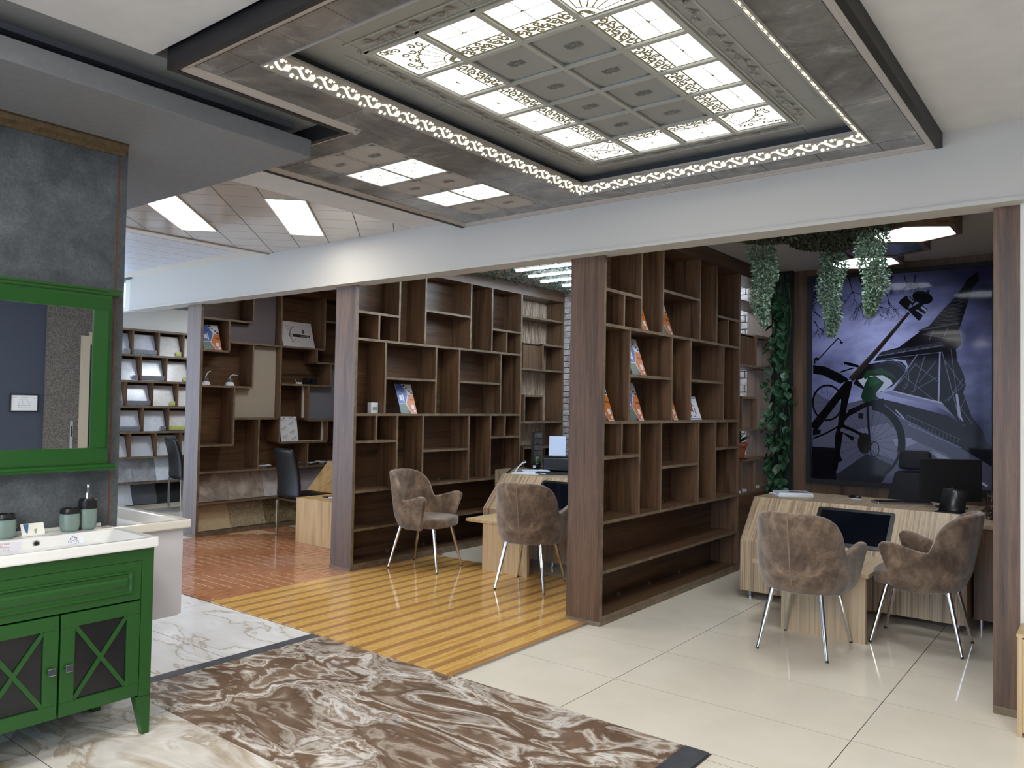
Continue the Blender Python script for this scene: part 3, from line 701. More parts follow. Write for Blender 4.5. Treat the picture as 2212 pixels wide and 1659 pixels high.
# relief scroll border
def relief(pts_list, wdt, m, name, parent, z=ZP, h=.006):
    mb = MB()
    for pts in pts_list:
        mb.ribbon(pts, wdt, lambda x, y, l: (x, y, z - h)); 
    return mb
def scroll_len(L, seed=0):
    out = []; n = max(2, int(L / .12)); random.seed(seed)
    for i in range(n):
        x = (i + .5) * L / n; sg = 1 if i % 2 else -1
        out.append(spiral(x - .02, .012 * sg, .022, 1.1, R(200 if sg > 0 else 160), 12, sg)); out.append(spiral(x + .03, -.010 * sg, .016, 1.0, R(20), 10, -sg))
        out.append([(x - .06, -.006 * sg), (x - .03, .012 * sg), (x, .004), (x + .03, -.012 * sg), (x + .06, .006 * sg)])
    return out
BW = .055
def border_side(axis, pos, a, b, seed):
    L = b - a; n = round(L / .6); l = L / n
    for k in range(n):
        mb = MB()
        for pts in scroll_len(l * .9, seed + k):
            P_ = [(a + k * l + l * .05 + x, pos + y) for x, y in pts]
            if axis == 'y': P_ = [(q[1], q[0]) for q in P_]
            mb.ribbon(P_, .0085, lambda x, y, h: (x, y, ZP - .007)); mb.ribbon(P_, .004, lambda x, y, h: (x, y, ZP - .010))
        mb.build('scroll_border', m_ornm, tray, recalc=False)
    for d in (-.042, .042):
        b6 = (pos + d - .004, a - .04, ZP - .006, pos + d + .004, b + .04, ZP) if axis == 'y' else (a - .04, pos + d - .004, ZP - .006, b + .04, pos + d + .004, ZP)
        B('border_bead', b6, m_rib, tray)
border_side('y', GX0 - BW - .01, GY0, GY1, 1); border_side('y', GX1 + BW + .01, GY0, GY1, 5); border_side('x', GY0 - BW - .01, GX0, GX1, 9); border_side('x', GY1 + BW + .01, GX0, GX1, 12)
# ribs
for i in range(5): B('grid_rib', (GX0 + i * cw - .012, GY0 - .012, ZP - .012, GX0 + i * cw + .012, GY1 + .012, ZP + .012), m_rib, tray)
for j in range(7): B('grid_rib', (GX0 - .0119, GY0 + j * ch - .012, ZP - .0115, GX1 + .0119, GY0 + j * ch + .012, ZP + .012), m_rib, tray)
# tile meshes (centre at origin, facing down)
hw, hh = cw / 2 - .013, ch / 2 - .013
lit_mesh = MB().box(-hw, -hh, 0, hw, hh, .008).mesh('light_tile', m_lit)
dn = lambda x, y, h: (x, y, -.003 - h)
edge_tr = MB(); S_ = .0035
for k in range(5):
    x = -hw + (k + .5) * 2 * hw / 5
    for pts in (spiral(x, hh * .66, .024, 1.15, R(90 + 60 * k), 12, 1 if k % 2 else -1), spiral(x + .018, hh * .86, .016, 1.0, R(30 * k), 10, -1), spiral(x - .016, hh * .48, .016, 1.0, R(70 * k), 10, 1), [(x - .03, hh * .5), (x - .01, hh * .72), (x + .02, hh * .6), (x + .028, hh * .9)]):
        edge_tr.ribbon(pts, .0105, dn)
edge_tr.ribbon([(-hw, hh * .34), (hw, hh * .34)], .0085, dn); edge_tr.ribbon([(-hw, hh * .97), (hw, hh * .97)], .0119, dn)
for x in (-hw + .004, hw - .004): edge_tr.ribbon([(x, -hh), (x, hh)], .0102, dn)
edge_tr.ribbon([(-hw, -hh + .006), (hw, -hh + .006)], .0068, dn)
edge_tr.ribbon([(-hw, -hh * .33), (hw, -hh * .33)], .0037, dn); edge_tr.ribbon([(0, -hh), (0, hh * .34)], .0037, dn)
edge_tr.ribbon([(-.012, -hh * .33 + .004), (0, -hh * .33 - .006), (.012, -hh * .33 + .004)], .0085, dn)
edge_mesh = edge_tr.mesh('tracery', m_trac, recalc=False)
corn_tr = MB(); O_ = (hw * .95, hh * .95)   # fan springs from the inner corner
for r_, wd in ((.075, .006), (.185, .007)):
    corn_tr.ribbon([(O_[0] - r_ * math.cos(a), O_[1] - r_ * math.sin(a)) for a in [R(4 + 82 * i / 14) for i in range(15)]], wd, dn)
for i in range(6):
    a = R(8 + 74 * i / 5); corn_tr.ribbon([(O_[0] - r_ * math.cos(a), O_[1] - r_ * math.sin(a)) for r_ in (.075, .12, .165)], .0059, dn)
for i in range(5):
    a = R(15 + 60 * i / 4); c_ = (O_[0] - .172 * math.cos(a), O_[1] - .172 * math.sin(a))
    corn_tr.ribbon([(c_[0] + .022 * math.cos(t_), c_[1] + .022 * math.sin(t_)) for t_ in [a + math.pi + R(-95 + 190 * q / 8) for q in range(9)]], .0068, dn)
for k in range(7):
    a = R(12 + 66 * k / 6); r_ = .215 + .02 * (k % 2)
    corn_tr.ribbon(spiral(O_[0] - r_ * math.cos(a), O_[1] - r_ * math.sin(a), .02, 1.1, R(50 * k), 11, 1 if k % 2 else -1), .0102, dn)
    r_ = .04; corn_tr.ribbon(spiral(O_[0] - r_ * math.cos(a), O_[1] - r_ * math.sin(a), .013, 1.0, R(80 * k), 9, 1), .0085, dn)
for pts in ([(-hw, -hh), (hw, -hh), (hw, hh), (-hw, hh), (-hw, -hh)],): corn_tr.ribbon(pts, .0136, dn)
for k in range(3): corn_tr.ribbon(spiral(-hw * .75 + .03 * k, -hh * .8 + .01 * k, .022, 1.2, R(90 * k), 12), .0102, dn)
corn_mesh = corn_tr.mesh('tracery', m_trac, recalc=False)
cen = MB().box(-hw, -hh, 0, hw, hh, .01).mesh('ornament_tile', m_panelg)
def ornament(mat_, k=1.0):
    t_ = MB()
    for sx in (-1, 1):
        for sy_ in (-1, 1):
            t_.ribbon(spiral(sx * .03 * k, sy_ * .012 * k, .013 * k, 1.2, R(180 if sx > 0 else 0), 12, sx * sy_), .0045 * k, dn)
            t_.ribbon(spiral(sx * .012 * k, sy_ * .018 * k, .009 * k, 1.0, R(90), 10, -sx * sy_), .004 * k, dn)
            t_.ribbon([(sx * hw * .95, sy_ * hh * .95), (sx * hw * .78, sy_ * hh * .95)], .006, dn); t_.ribbon([(sx * hw * .95, sy_ * hh * .95), (sx * hw * .95, sy_ * hh * .78)], .006, dn)
            t_.ribbon([(sx * hw * .93, sy_ * hh * .93), (sx * hw * .82, sy_ * hh * .82)], [.010, .002], dn)
    t_.ribbon([(.008 * k * math.cos(R(a)), .016 * k * math.sin(R(a))) for a in range(0, 361, 30)], .004 * k, dn)
    for pts in ([(-hw * .99, -hh * .99), (hw * .99, -hh * .99), (hw * .99, hh * .99), (-hw * .99, hh * .99), (-hw * .99, -hh * .99)],): t_.ribbon(pts, .0025, dn)
    return t_.mesh('ornament', mat_, recalc=False)
orn_mesh = ornament(m_panelgd)
for i in range(4):
    for j in range(6):
        c_ = (GX0 + (i + .5) * cw, GY0 + (j + .5) * ch, ZP)
        edge_x = i in (0, 3); edge_y = j in (0, 5)
        if edge_x and edge_y:
            o = link('light_tile', lit_mesh, tray, c_); rz = {(0, 0): 0, (3, 0): 90, (3, 5): 180, (0, 5): 270}[(i, j)]
            link('tracery', corn_mesh, o, rot=(0, 0, R(rz)))
        elif edge_x or edge_y:
            o = link('light_tile', lit_mesh, tray, c_); rz = (0 if j == 0 else 180) if edge_y else (270 if i == 0 else 90)
            link('tracery', edge_mesh, o, rot=(0, 0, R(rz)))
        else:
            o = link('ornament_tile', cen, tray, c_); link('ornament', orn_mesh, o)
# two columns of tiles in the extension
ex_tr = MB()
for sy_ in (-1, 1):
    ex_tr.ribbon([(-.115, sy_ * .06), (-.06, sy_ * .075), (-.045, sy_ * .03), (-.02, sy_ * .018)], .0064, dn); ex_tr.ribbon([(.115, sy_ * .06), (.06, sy_ * .075), (.045, sy_ * .03), (.02, sy_ * .018)], .0064, dn)
    ex_tr.ribbon(spiral(0, sy_ * .032, .015, 1.1, R(90), 10, sy_), .0064, dn); ex_tr.ribbon([(-.125, sy_ * .115), (-.05, sy_ * .122), (0, sy_ * .108), (.05, sy_ * .122), (.125, sy_ * .115)], .0064, dn)
    for sx in (-1, 1): ex_tr.ribbon(spiral(sx * .09, sy_ * .09, .022, 1.0, R(0 if sx < 0 else 180), 10, sx * sy_), .0064, dn)
for sx in (-1, 1): ex_tr.ribbon([(sx * .02, 0), (sx * .045, 0), (sx * .06, .008)], .0064, dn); ex_tr.ribbon([(sx * .128, -.128), (sx * .122, 0), (sx * .128, .128)], .0064, dn)
ex_mesh = ex_tr.mesh('tracery', m_tracw, recalc=False)
m_exg = mat('pale_grey_gypsum', '#a5a09a', .5)
cen2 = MB().box(-.1465, -.15, 0, .1465, .15, .01).mesh('ornament_tile', m_exg)
lit2 = MB().box(-.136, -.14, 0, .136, .14, .006).mesh('light_tile', m_lit)
for j in range(5):
    for i in range(2):
        c_ = (-3.291 - i * .2955, EY[0] + (j + .5) * .3045, ZT - .001)
        if j in (1, 3):
            fr = MB()
            for s_ in (-1, 1): fr.box(s_ * .1465, -.151, -.003, s_ * .137, .151, .01); fr.box(-.137, s_ * .151, -.003, .137, s_ * .141, .01)
            o = link('light_tile', lit2, tray, c_); fr.build('tile_frame', m_rib, o); link('tracery', ex_mesh, o, loc=(0, 0, .001))
        else:
            o = link('ornament_tile', cen2, tray, c_); link('ornament', orn_mesh, o)
# ------------------------------------------------------------------ long light panels in the diagonal ceiling
for (ii, lab) in ((-3, 'long white ceiling light panel cut off by the grey soffit'), (0, 'long white ceiling light panel close to the beam')):
    uc = u0_ + (ii + .5) * tp; vc = v0_ + 2 * tp
    t_ = thing('ceiling_light', lab, 'ceiling light', ((uc - vc) * q2, (uc + vc) * q2, 2.93), R(45), 'long panels in the diagonal ceiling')
    MB().box(-tp / 2 + .012, -2 * tp + .012, -.001, tp / 2 - .012, 2 * tp - .012, .006).build('diffuser', m_lit2, t_)
    fr = MB()
    for s_ in (-1, 1): fr.box(s_ * (tp / 2 - .002), -2 * tp + .002, -.004, s_ * (tp / 2 - .012), 2 * tp - .002, .007); fr.box(-tp / 2 + .012, s_ * (2 * tp - .002), -.004, tp / 2 - .012, s_ * (2 * tp - .012), .007)
    fr.build('frame', m_white, t_)
t_ = thing('ceiling_light', 'small square light tile far left in the embossed ceiling', 'ceiling light', (-8.43, 3.23, 2.93))
MB().box(-.14, -.14, -.001, .14, .14, .006).build('diffuser', m_lit2, t_); MB().box(-.15, -.15, .0, -.14, .15, .008).box(.14, -.15, 0, .15, .15, .008).build('frame', m_white, t_)
# ------------------------------------------------------------------ booth lamps: hexagon cluster
HR = .33
def hexpts(r): return [(r * math.sin(R(60 * k)), r * math.cos(R(60 * k))) for k in range(6)]
def hexlamp(cx, cy_, lit, label):
    t_ = thing('hexagon_lamp', label, 'ceiling light', (cx, cy_, 2.775), 0, 'hexagon lamps in the right booth')
    o6, i6 = hexpts(HR - .004), hexpts(HR - .045); mb = MB()
    for k in range(6):
        a, b, c_, d = o6[k], o6[(k + 1) % 6], i6[(k + 1) % 6], i6[k]; mb.prism([a, b, c_, d], 0, .125, 'z')
    mb.build('wood_frame', m_walnut_x, t_)
    MB().prism(hexpts(HR - .046), .006, .02, 'z').build('diffuser', m_hex if lit else mat('unlit_green_panel', '#2b3b3c', .2), t_)
    return t_
hexlamp(-1.16, 6.17, True, 'lit hexagon lamp closest to the white beam in the right booth')
hexlamp(-1.446, 6.665, False, 'unlit hexagon frame between the two glowing hexagon lamps')
hexlamp(-1.732, 7.16, True, 'lit hexagon lamp nearest the bicycle poster')
# ------------------------------------------------------------------ middle booth: foliage ceiling with LED tubes
fo = MB(); random.seed(11)
for i in range(5200):
    x = random.uniform(-5.30, -3.1); y = random.uniform(4.9, 7.9); z = ZBC - random.uniform(.0, .055)
    a = random.uniform(0, 6.28); l = random.uniform(.018, .035); d = Vector((math.cos(a), math.sin(a), random.uniform(-.8, .1))).normalized(); n_ = d.orthogonal().normalized()
    p_ = Vector((x, y, z)); fo.add([p_, p_ + d * l * .5 + n_ * l * .3, p_ + d * l, p_ + d * l * .5 - n_ * l * .3], [(0, 1, 2, 3)])
fo.build('ceiling_foliage', m_leafc, recalc=False)
tag(bpy.data.objects['ceiling_foliage'], 'dark green artificial hedge covering the middle booth ceiling', 'foliage', kind='stuff')
for k, (y, x0) in enumerate(((5.35, -4.9), (5.75, -4.95), (6.15, -4.75), (6.5, -4.85), (6.85, -4.95), (7.2, -4.9), (7.55, -5.0), (7.78, -5.0))):
    t_ = thing('led_tube_light', f'{"first second third fourth fifth sixth seventh eighth".split()[k]} thin light tube behind the beam in the green ceiling', 'ceiling light', (0, y, 2.842), 0, 'light tubes in the green ceiling')
    MB().cyl((x0, 0, 0), (-3.2, 0, 0), .011, n=8).build('tube', m_tube, t_)
    MB().box(x0 - .02, -.014, .012, -3.18, .014, .03).build('holder', m_white, t_)

# ------------------------------------------------------------------ plain square ceiling lamps of the entrance side (behind and right of the camera)
m_lit3 = mat('entrance_lamp_diffuser', '#ffffff', .5, emit=15.5, ecol=(1, .965, .92, 1))
m_lit4 = mat('booth_fill_diffuser', '#ffffff', .5, emit=8.5, ecol=(.94, .97, 1, 1))
def square_lamp(x, y, z, lab, m, grp):
    t_ = thing('ceiling_lamp', lab, 'ceiling light', (x, y, z), 0, grp)
    MB().box(-.29, -.29, 0, .29, .29, .008).build('diffuser', m, t_)
    for b6 in ((-.3, -.3, -.003, -.29, .3, .012), (.29, -.3, -.003, .3, .3, .012), (-.29, -.3, -.003, .29, -.29, .012), (-.29, .29, -.003, .29, .3, .012)): B('frame_bar', b6, m_white, t_)
for x, y, lab in ((1.3, .3, 'beside the camera'), (1.3, 1.9, 'midway along the navy wall'), (-.9, .2, 'straight above the camera'), (-2.4, .2, 'left of the camera near the slate wall'), (-2.4, -1.3, 'behind the camera on the left'), (-.9, -1.3, 'behind the camera in the middle'), (.6, -1.3, 'behind the camera on the right'), (-2.4, -2.8, 'by the storefront on the left'), (-.9, -2.8, 'by the storefront in the middle'), (.6, -2.8, 'by the storefront on the right')):
    square_lamp(x, y, 2.933, 'square white ceiling lamp ' + lab, m_lit3, 'square lamps on the entrance side')
for x, y, lab in ((-1.7, 5.1, 'right'), (-6.6, 5.35, 'left'), (-4.3, 5.2, 'middle')):
    square_lamp(x, y, 2.888, f'added square fill lamp behind the beam in the {lab} booth', m_lit4, 'added fill lamps behind the beam')  # fill lamps added out of sight to brighten the booths
m_lit5 = mat('far_fill_diffuser', '#ffffff', .5, emit=14.0, ecol=(.85, .92, 1, 1))
square_lamp(-9.3, 6.35, 2.888, 'added square cool fill lamp in front of the far tile rack', m_lit5, 'added fill lamps behind the beam')  # invented lamp, added to brighten the dark far rack
square_lamp(-8.0, 1.3, 2.926, 'added square cool fill lamp hidden behind the slate wall', m_lit5, 'square lamps on the entrance side')  # unseen lamp added to lift the far rack and the left end
# ------------------------------------------------------------------ upholstered tub chairs
def make_chair():
    root = thing('tub_chair', 'x', 'chair')
    NU, NV = 96, 16; vs = []; fs = []
    zb = .385
    for i in range(NU + 1):
        u = -1 + 2 * i / NU; a = abs(u); s = 1 if u >= 0 else -1
        if a < .55:
            ang = a / .55 * math.pi / 2; x = .232 * math.sin(ang) ** .85; y = -.225 + .205 * (1 - math.cos(ang)); wb = math.cos(ang) ** .7 if ang < math.pi / 2 else 0; t = 0
        else:
            t = (a - .55) / .45; x = .232 + .012 * t; y = -.02 + .15 * t; wb = 0
        if a < .46: T = .625 + .255 * max(0, 1 - (a / .46) ** 3.6) ** .5
        else:
            q = (a - .46) / .54; T = .62 + .058 * min(1, q / .7) ** 1.1
            if q > .86: T -= .035 * ((q - .86) / .14) ** 2
        for j in range(NV + 1):
            v = j / NV; z = zb + (T - zb) * v; h = (z - zb) / .49
            tuck = 1 - .16 * (1 - min(1, v / .28)) ** 2
            yy = y * tuck - .09 * h * wb + .075 * v ** 1.2 * t
            xx = x * tuck * (1 + .07 * h * (1 - wb)) + .04 * v * t
            vs.append((s * xx, yy, z))
    for i in range(NU):
        for j in range(NV):
            k = i * (NV + 1) + j; fs.append((k, k + NV + 1, k + NV + 2, k + 1))
    o = MB().add(vs, fs).build('shell', m_suede, root, smooth=True)
    sd = o.modifiers.new('thick', 'SOLIDIFY'); sd.thickness = .042; sd.offset = 1.0 if True else -1; sd.use_even_offset = False
    sb = o.modifiers.new('sub', 'SUBSURF'); sb.levels = 1; sb.render_levels = 1
    # seat cushion
    pts = []
    for k in range(40):
        a = 2 * math.pi * k / 40; e = 3.2
        cx, sx_ = math.cos(a), math.sin(a)
        pts.append((.232 * math.copysign(abs(cx) ** (2 / e), cx) * (1 - .06 * (sx_ < 0)), .03 + .245 * math.copysign(abs(sx_) ** (2 / e), sx_)))
    MB().prism(pts, .385, .47).build('seat', m_suede, root, bevel=.022, seg=3, smooth=True)
    MB().box(-.15, -.17, .372, .15, .17, .388).build('seat_base', m_black, root)
    for sx in (-1, 1):
        for sy_ in (-1, 1):
            top = (sx * .145, sy_ * .175 + .0, .385); ft = (sx * .21, sy_ * .26, .012); mid = tuple(top[k] * .52 + ft[k] * .48 for k in range(3))
            lg = MB().cyl(top, mid, .0155, .0145, 14).cyl(mid, ft, .0135, .0085, 14).build('leg', m_chrome, root, smooth=False)
            MB().cyl((ft[0], ft[1], .012), (ft[0] + sx * .002, ft[1] + sy_ * .003, 0), .0095, .0095, 10).build('foot_cap', m_black, lg)
    seam = []
    for j in range(NV + 1):
        v = j / NV; z = zb + (.88 - zb) * v; h = (z - zb) / .49; tuck = 1 - .16 * (1 - min(1, v / .28)) ** 2
        seam.append((0, -.225 * tuck - .09 * h - .043, z))
    MB().tube(seam, .0048, 6).build('back_seam', m_seam, root)
    MB().box(.232, .118, .425, .240, .124, .465).build('care_label', m_paper, root)
    return root
ch0 = make_chair()
G_CH = 'taupe suede tub chairs'
spots = [((-1.585, 5.125, 0), 0, 'taupe suede tub chair seen from behind at the right booth desk'), ((-1.02, 5.705, 0), R(90), 'taupe suede tub chair turned sideways beside the right pillar'),
         ((-5.01, 5.197, .009), R(-79.3), 'taupe suede tub chair facing right in front of the empty walnut shelves'), ((-3.855, 5.254, .009), R(16), 'taupe suede tub chair with its back turned at the middle booth desk')]
for i, (l, rz, lab) in enumerate(spots):
    c_ = ch0 if i == 0 else copy_tree(ch0)
    c_.location = l; c_.rotation_euler = (0, 0, rz); tag(c_, lab, 'chair', G_CH)

# ------------------------------------------------------------------ reception desks with sloping fronts
def desk(name, ox, oy, w_, label, ped, veneer, top, leg_m, screen=True, zf=.45, zt=.775, dp=.62):
    t_ = thing(name, label, 'desk', (ox, oy, 0))
    z0, sl = .06, .30
    pr = [(0, z0), (0, zf), (sl, zt), (dp, zt), (dp, z0)]
    # shell: front panel, sloping panel, top, ends
    B('front_panel', (0, 0, z0, w_, .03, zf), veneer, t_)
    MB().add([(0, 0, zf), (w_, 0, zf), (w_, sl, zt), (0, sl, zt), (0, .035, zf - .005), (w_, .035, zf - .005), (w_, sl + .02, zt - .03), (0, sl + .02, zt - .03)],
             [(0, 1, 2, 3), (7, 6, 5, 4), (0, 4, 5, 1), (1, 5, 6, 2), (2, 6, 7, 3), (3, 7, 4, 0)]).build('sloping_panel', veneer, t_)
    B('desktop', (0, sl, zt - .03, w_, dp, zt), top, t_)
    for x in (0, w_ - .03): MB().prism([(.03, z0), (.031, zf - .006), (sl + .018, zt - .031), (dp, zt - .031), (dp, z0)], x, x + .03, 'x').build('end_panel', veneer, t_)
    for x in (.06, w_ * .5, w_ - .06):
        for y in (.07, dp - .06): MB().cyl((x, y, .012), (x, y, z0), .014, n=12).cyl((x, y, 0), (x, y, .012), .026, n=14).build('leveller_foot', m_steel, t_)
    if screen:
        def sp_(x, t2, h): 
            n_ = Vector((0, -(zt - zf), sl)).normalized(); return Vector((x, sl * t2, zf + (zt - zf) * t2)) + n_ * h
        def rr(x0, x1, a, b, rad=.02):
            L = math.hypot(sl, zt - zf); out = []
            for cx, cy_, s0 in ((x1 - rad, b * L - rad, 0), (x0 + rad, b * L - rad, 90), (x0 + rad, a * L + rad, 180), (x1 - rad, a * L + rad, 270)):
                for q in range(5): out.append((cx + rad * math.cos(R(s0 + q * 22.5)), (cy_ + rad * math.sin(R(s0 + q * 22.5))) / L))
            return out
        for nm, P_, h, m in (('screen_bezel', rr(.53, 1.085, .12, .90), .006, m_black), ('screen_glass', rr(.56, 1.055, .19, .84, .004), .0075, m_screen)):
            n_ = len(P_); vs = [sp_(x, y, h) for x, y in P_] + [sp_(x, y, -.002) for x, y in P_]
            MB().add(vs, [list(range(n_)), list(range(n_, 2 * n_))[::-1]] + [(i, n_ + i, n_ + (i + 1) % n_, (i + 1) % n_) for i in range(n_)]).build(nm, m, t_)
    if ped:
        px0, px1, pd, tx0, tx1 = ped
        B('side_table_top', (tx0, -pd - .01, .425, tx1, -.001, .452), leg_m, t_, bevel=.003); B('side_table_leg', (px0, -pd, 0, px1, -pd + .035, .425), leg_m, t_)
    return t_
m_zs = noisy('beige_fine_veneer', [(.3, '#9a8468'), (.5, '#b59f80'), (.7, '#bfaa8c')], (60, 1, 1.0), 1.5, 3, warps=((.7, .2),), rough=.45)
desk('reception_desk', -2.395, 6.09, 1.58, 'zebra veneer reception desk with inset black screen in the right booth', (.565, 1.105, .69, .36, 1.125), m_zebra, m_zebra_t, m_zs, dp=.99)
dm = desk('reception_desk', -4.95, 5.94, 1.58, 'zebra veneer reception desk behind the middle booth chairs', (.39, .895, .47, .19, 1.17), m_zebra, m_zebra_t, m_ash, zf=.485, zt=.805)
B('desk_return', (-.36, .62, .06, .75, 1.45, .804), m_zebra_t, dm)
d3 = desk('oak_desk', -7.62, 5.87, 1.4, 'knotty oak desk with sloping front half hidden by the walnut post', None, m_oak, m_oak, m_oak, False)
t_ = thing('oak_side_table', 'low knotty oak box table in front of the oak desk', 'table', (-6.93, 5.20, .006))
B('table_top', (0, 0, .445, .62, .60, .47), m_oak, t_); B('front_panel', (0, 0, 0, .62, .03, .445), m_oak, t_); B('side_panel', (0, .03, 0, .03, .60, .445), m_oak, t_); B('side_panel', (.59, .03, 0, .62, .60, .445), m_oak, t_)
o = B('document_holder', (-6.75, 5.40, .4765, -6.35, 5.70, .484), m_blackm); tag(o, 'black flat folder on the low oak table', 'folder')
o = B('paper_sheet', (-6.60, 5.36, .4845, -6.36, 5.52, .496), m_paper); tag(o, 'white booklet on the black folder of the oak table', 'booklet')
# dark return cabinet right of the right-hand desk
t_ = thing('side_cabinet', 'dark low return cabinet at the right end of the reception desk', 'cabinet', (-.80, 6.30, 0))
B('body', (0, 0, .07, .27, 1.1, .70), m_walnut_d, t_); B('cabinet_top', (-.0, -.01, .70, .28, 1.1, .725), m_zebra_t, t_)
for x in (.04, .23):
    for y in (.05, 1.0): MB().cyl((x, y, 0), (x, y, .07), .014, n=10).build('foot', m_steel, t_)
# ------------------------------------------------------------------ black high-back chairs
def make_black():
    r_ = thing('high_back_chair', 'x', 'chair')
    prof = []
    for j in range(15):
        v = j / 14; z = .44 + .54 * v; prof.append((-.20 - .09 * v + .03 * math.sin(v * math.pi), z))
    vs = []; n = 9
    for (y, z) in prof:
        v = (z - .44) / .54; hw_ = .225 - .025 * v - (.03 * max(0, (v - .9) / .1) ** 2)
        for i in range(n): 
            u = -1 + 2 * i / (n - 1); vs.append((u * hw_, y - .015 * (1 - u * u), z))
    fs = [(j * n + i, j * n + i + 1, (j + 1) * n + i + 1, (j + 1) * n + i) for j in range(14) for i in range(n - 1)]
    o = MB().add(vs, fs).build('backrest', m_leather, r_, smooth=True)
    sd = o.modifiers.new('thick', 'SOLIDIFY'); sd.thickness = .05; sd.offset = 0
    sb = o.modifiers.new('sub', 'SUBSURF'); sb.levels = 1; sb.render_levels = 1
    for k in range(1, 5): MB().tube([(-.205, prof[k * 3][0] + .022, prof[k * 3][1]), (0, prof[k * 3][0] + .014, prof[k * 3][1]), (.205, prof[k * 3][0] + .022, prof[k * 3][1])], .003, 6).build('stitch_line', m_blackm, r_)
    MB().box(-.22, -.22, .425, .22, .22, .475).build('seat', m_leather, r_, bevel=.02, seg=3, smooth=True)
    for sx in (-1, 1):
        for y0_ in (-.21, .20):
            MB().box(sx * .215 - .014, y0_ - .014, 0, sx * .215 + .014, y0_ + .014, .40).build('leg', m_chrome, r_, bevel=.003)
        MB().box(sx * .215 - .014, -.224, .40, sx * .215 + .014, .214, .428).build('side_rail', m_chrome, r_, bevel=.003)
    MB().box(-.215, -.014 - .21, .40, .215, .014 - .21, .425).build('back_rail', m_chrome, r_)
    return r_
bc = make_black()
bc.location = (-7.18, 5.50, .006); bc.rotation_euler = (0, 0, R(-4)); tag(bc, 'black leather high-back chair beside the low oak table', 'chair', 'black high-back chairs')
b2 = copy_tree(bc); b2.location = (-10.07, 5.80, 0); b2.rotation_euler = (0, 0, R(-8)); tag(b2, 'black leather high-back chair in front of the far tile rack', 'chair', 'black high-back chairs')
o = B('pale_desk_end', (-9.93, 5.57, 0, -9.90, 6.6, .42), mat('cream_board', '#c3bda9', .5)); tag(o, 'narrow cream board edge of a desk beside the far chair', 'desk')
# ------------------------------------------------------------------ right booth desk: office chair, monitor, keyboard, mouse, tablet, magazines
ZD = .775
t_ = thing('office_chair', 'black office swivel chair with headrest behind the right desk', 'chair', (-1.52, 7.50, 0), R(168))
def pad(name, w0, w1, z0, z1, y0_, y1_, th):
    MB().add([(-w0, y0_, z0), (w0, y0_, z0), (w1, y1_, z1), (-w1, y1_, z1), (-w0, y0_ - th, z0), (w0, y0_ - th, z0), (w1, y1_ - th, z1), (-w1, y1_ - th, z1)],
             [(0, 1, 2, 3), (7, 6, 5, 4), (0, 4, 5, 1), (1, 5, 6, 2), (2, 6, 7, 3), (3, 7, 4, 0)]).build(name, m_mesh, t_, bevel=.03, seg=3, smooth=True)
pad('backrest', .25, .17, .52, .96, -.20, -.29, .06); pad('headrest', .14, .13, .98, 1.15, -.27, -.30, .07)
MB().box(-.24, -.22, .42, .24, .24, .50).build('seat', m_mesh, t_, bevel=.03, seg=3, smooth=True)
for sx in (-1, 1): MB().tube([(sx * .25, -.1, .46), (sx * .31, -.08, .52), (sx * .31, -.02, .66), (sx * .31, .12, .68)], .02, 8).build('armrest', m_black, t_, smooth=True)
MB().cyl((0, 0, .10), (0, 0, .42), .028, n=14).build('column', m_steel, t_)
for k in range(5):
    a = R(72 * k); lg = MB().cyl((0, 0, .10), (.30 * math.cos(a), .30 * math.sin(a), .07), .022, .015, 10).build('base_leg', m_black, t_)
    MB().lathe([(.004, -.028), (.028, -.02), (.028, .02), (.004, .028)], 12, (.30 * math.cos(a), .30 * math.sin(a), .031)).build('caster', m_blackm, lg)
def monitor(loc, rz, w_, h_, label):
    t_ = thing('monitor', label, 'monitor', loc, rz)
    MB().box(-w_ / 2, -.018, .05, w_ / 2, .012, .05 + h_).build('housing', m_blackm, t_, bevel=.004)
    MB().box(-w_ / 2 + .012, .012, .065, w_ / 2 - .012, .0135, .04 + h_).build('display', m_screen, t_)
    MB().cyl((0, -.03, .012), (0, -.028, .16), .022, n=12).build('stand_neck', m_black, t_); MB().lathe([(.11, 0), (.11, .008), (.03, .014)], 24, (0, -.02, 0)).build('stand_base', m_black, t_)
monitor((-1.02, 6.80, ZD), R(36), .46, .32, 'black desktop monitor seen from behind on the right desk')
def keyboard(loc, rz, label, m1):
    t_ = thing('keyboard', label, 'keyboard', loc, rz)
    MB().box(-.215, -.065, 0, .215, .065, .016).build('case', m1, t_, bevel=.004)
    km = MB().box(-.0075, -.0075, 0, .0075, .0075, .006).mesh('key', m_black)
    for r_ in range(5):
        for k in range(20): link('key', km, t_, (-.195 + k * .0205, -.045 + r_ * .0215, .016))
keyboard((-1.36, 6.80, ZD), R(38), 'long dark keyboard with pale edge on the right desk', m_steel)
t_ = thing('computer_mouse', 'black and white mouse left of the keyboard on the right desk', 'mouse', (-1.73, 6.88, ZD), R(65))
def shell_pts(sx, sy_, sz):
    mb = MB(); mb.lathe([(.02, 0), (1.0, .0), (1.0, .35), (.85, .7), (.5, .93), (.05, 1.0)], 18); mb.v = [(x * sx, y * sy_, z * sz) for x, y, z in mb.v]; return mb
shell_pts(.032, .058, .033).build('mouse_body', m_black, t_, smooth=True); shell_pts(.034, .060, .012).build('mouse_skirt', m_paper, t_)
t_ = thing('desk_display_stand', 'dark curved tablet stand on the right end of the right desk', 'stand', (-.96, 6.46, ZD), R(-8))
cv = []
for k in range(9): a = k / 8; cv.append((-.005 + .10 * a ** 1.6, .165 * a))
mb = MB(); 
for xx in (-.085, .085): mb.v += [(xx, y, z) for y, z in cv]
mb.f = [[k, k + 1, 9 + k + 1, 9 + k] for k in range(8)]; mb.m = [0] * 8
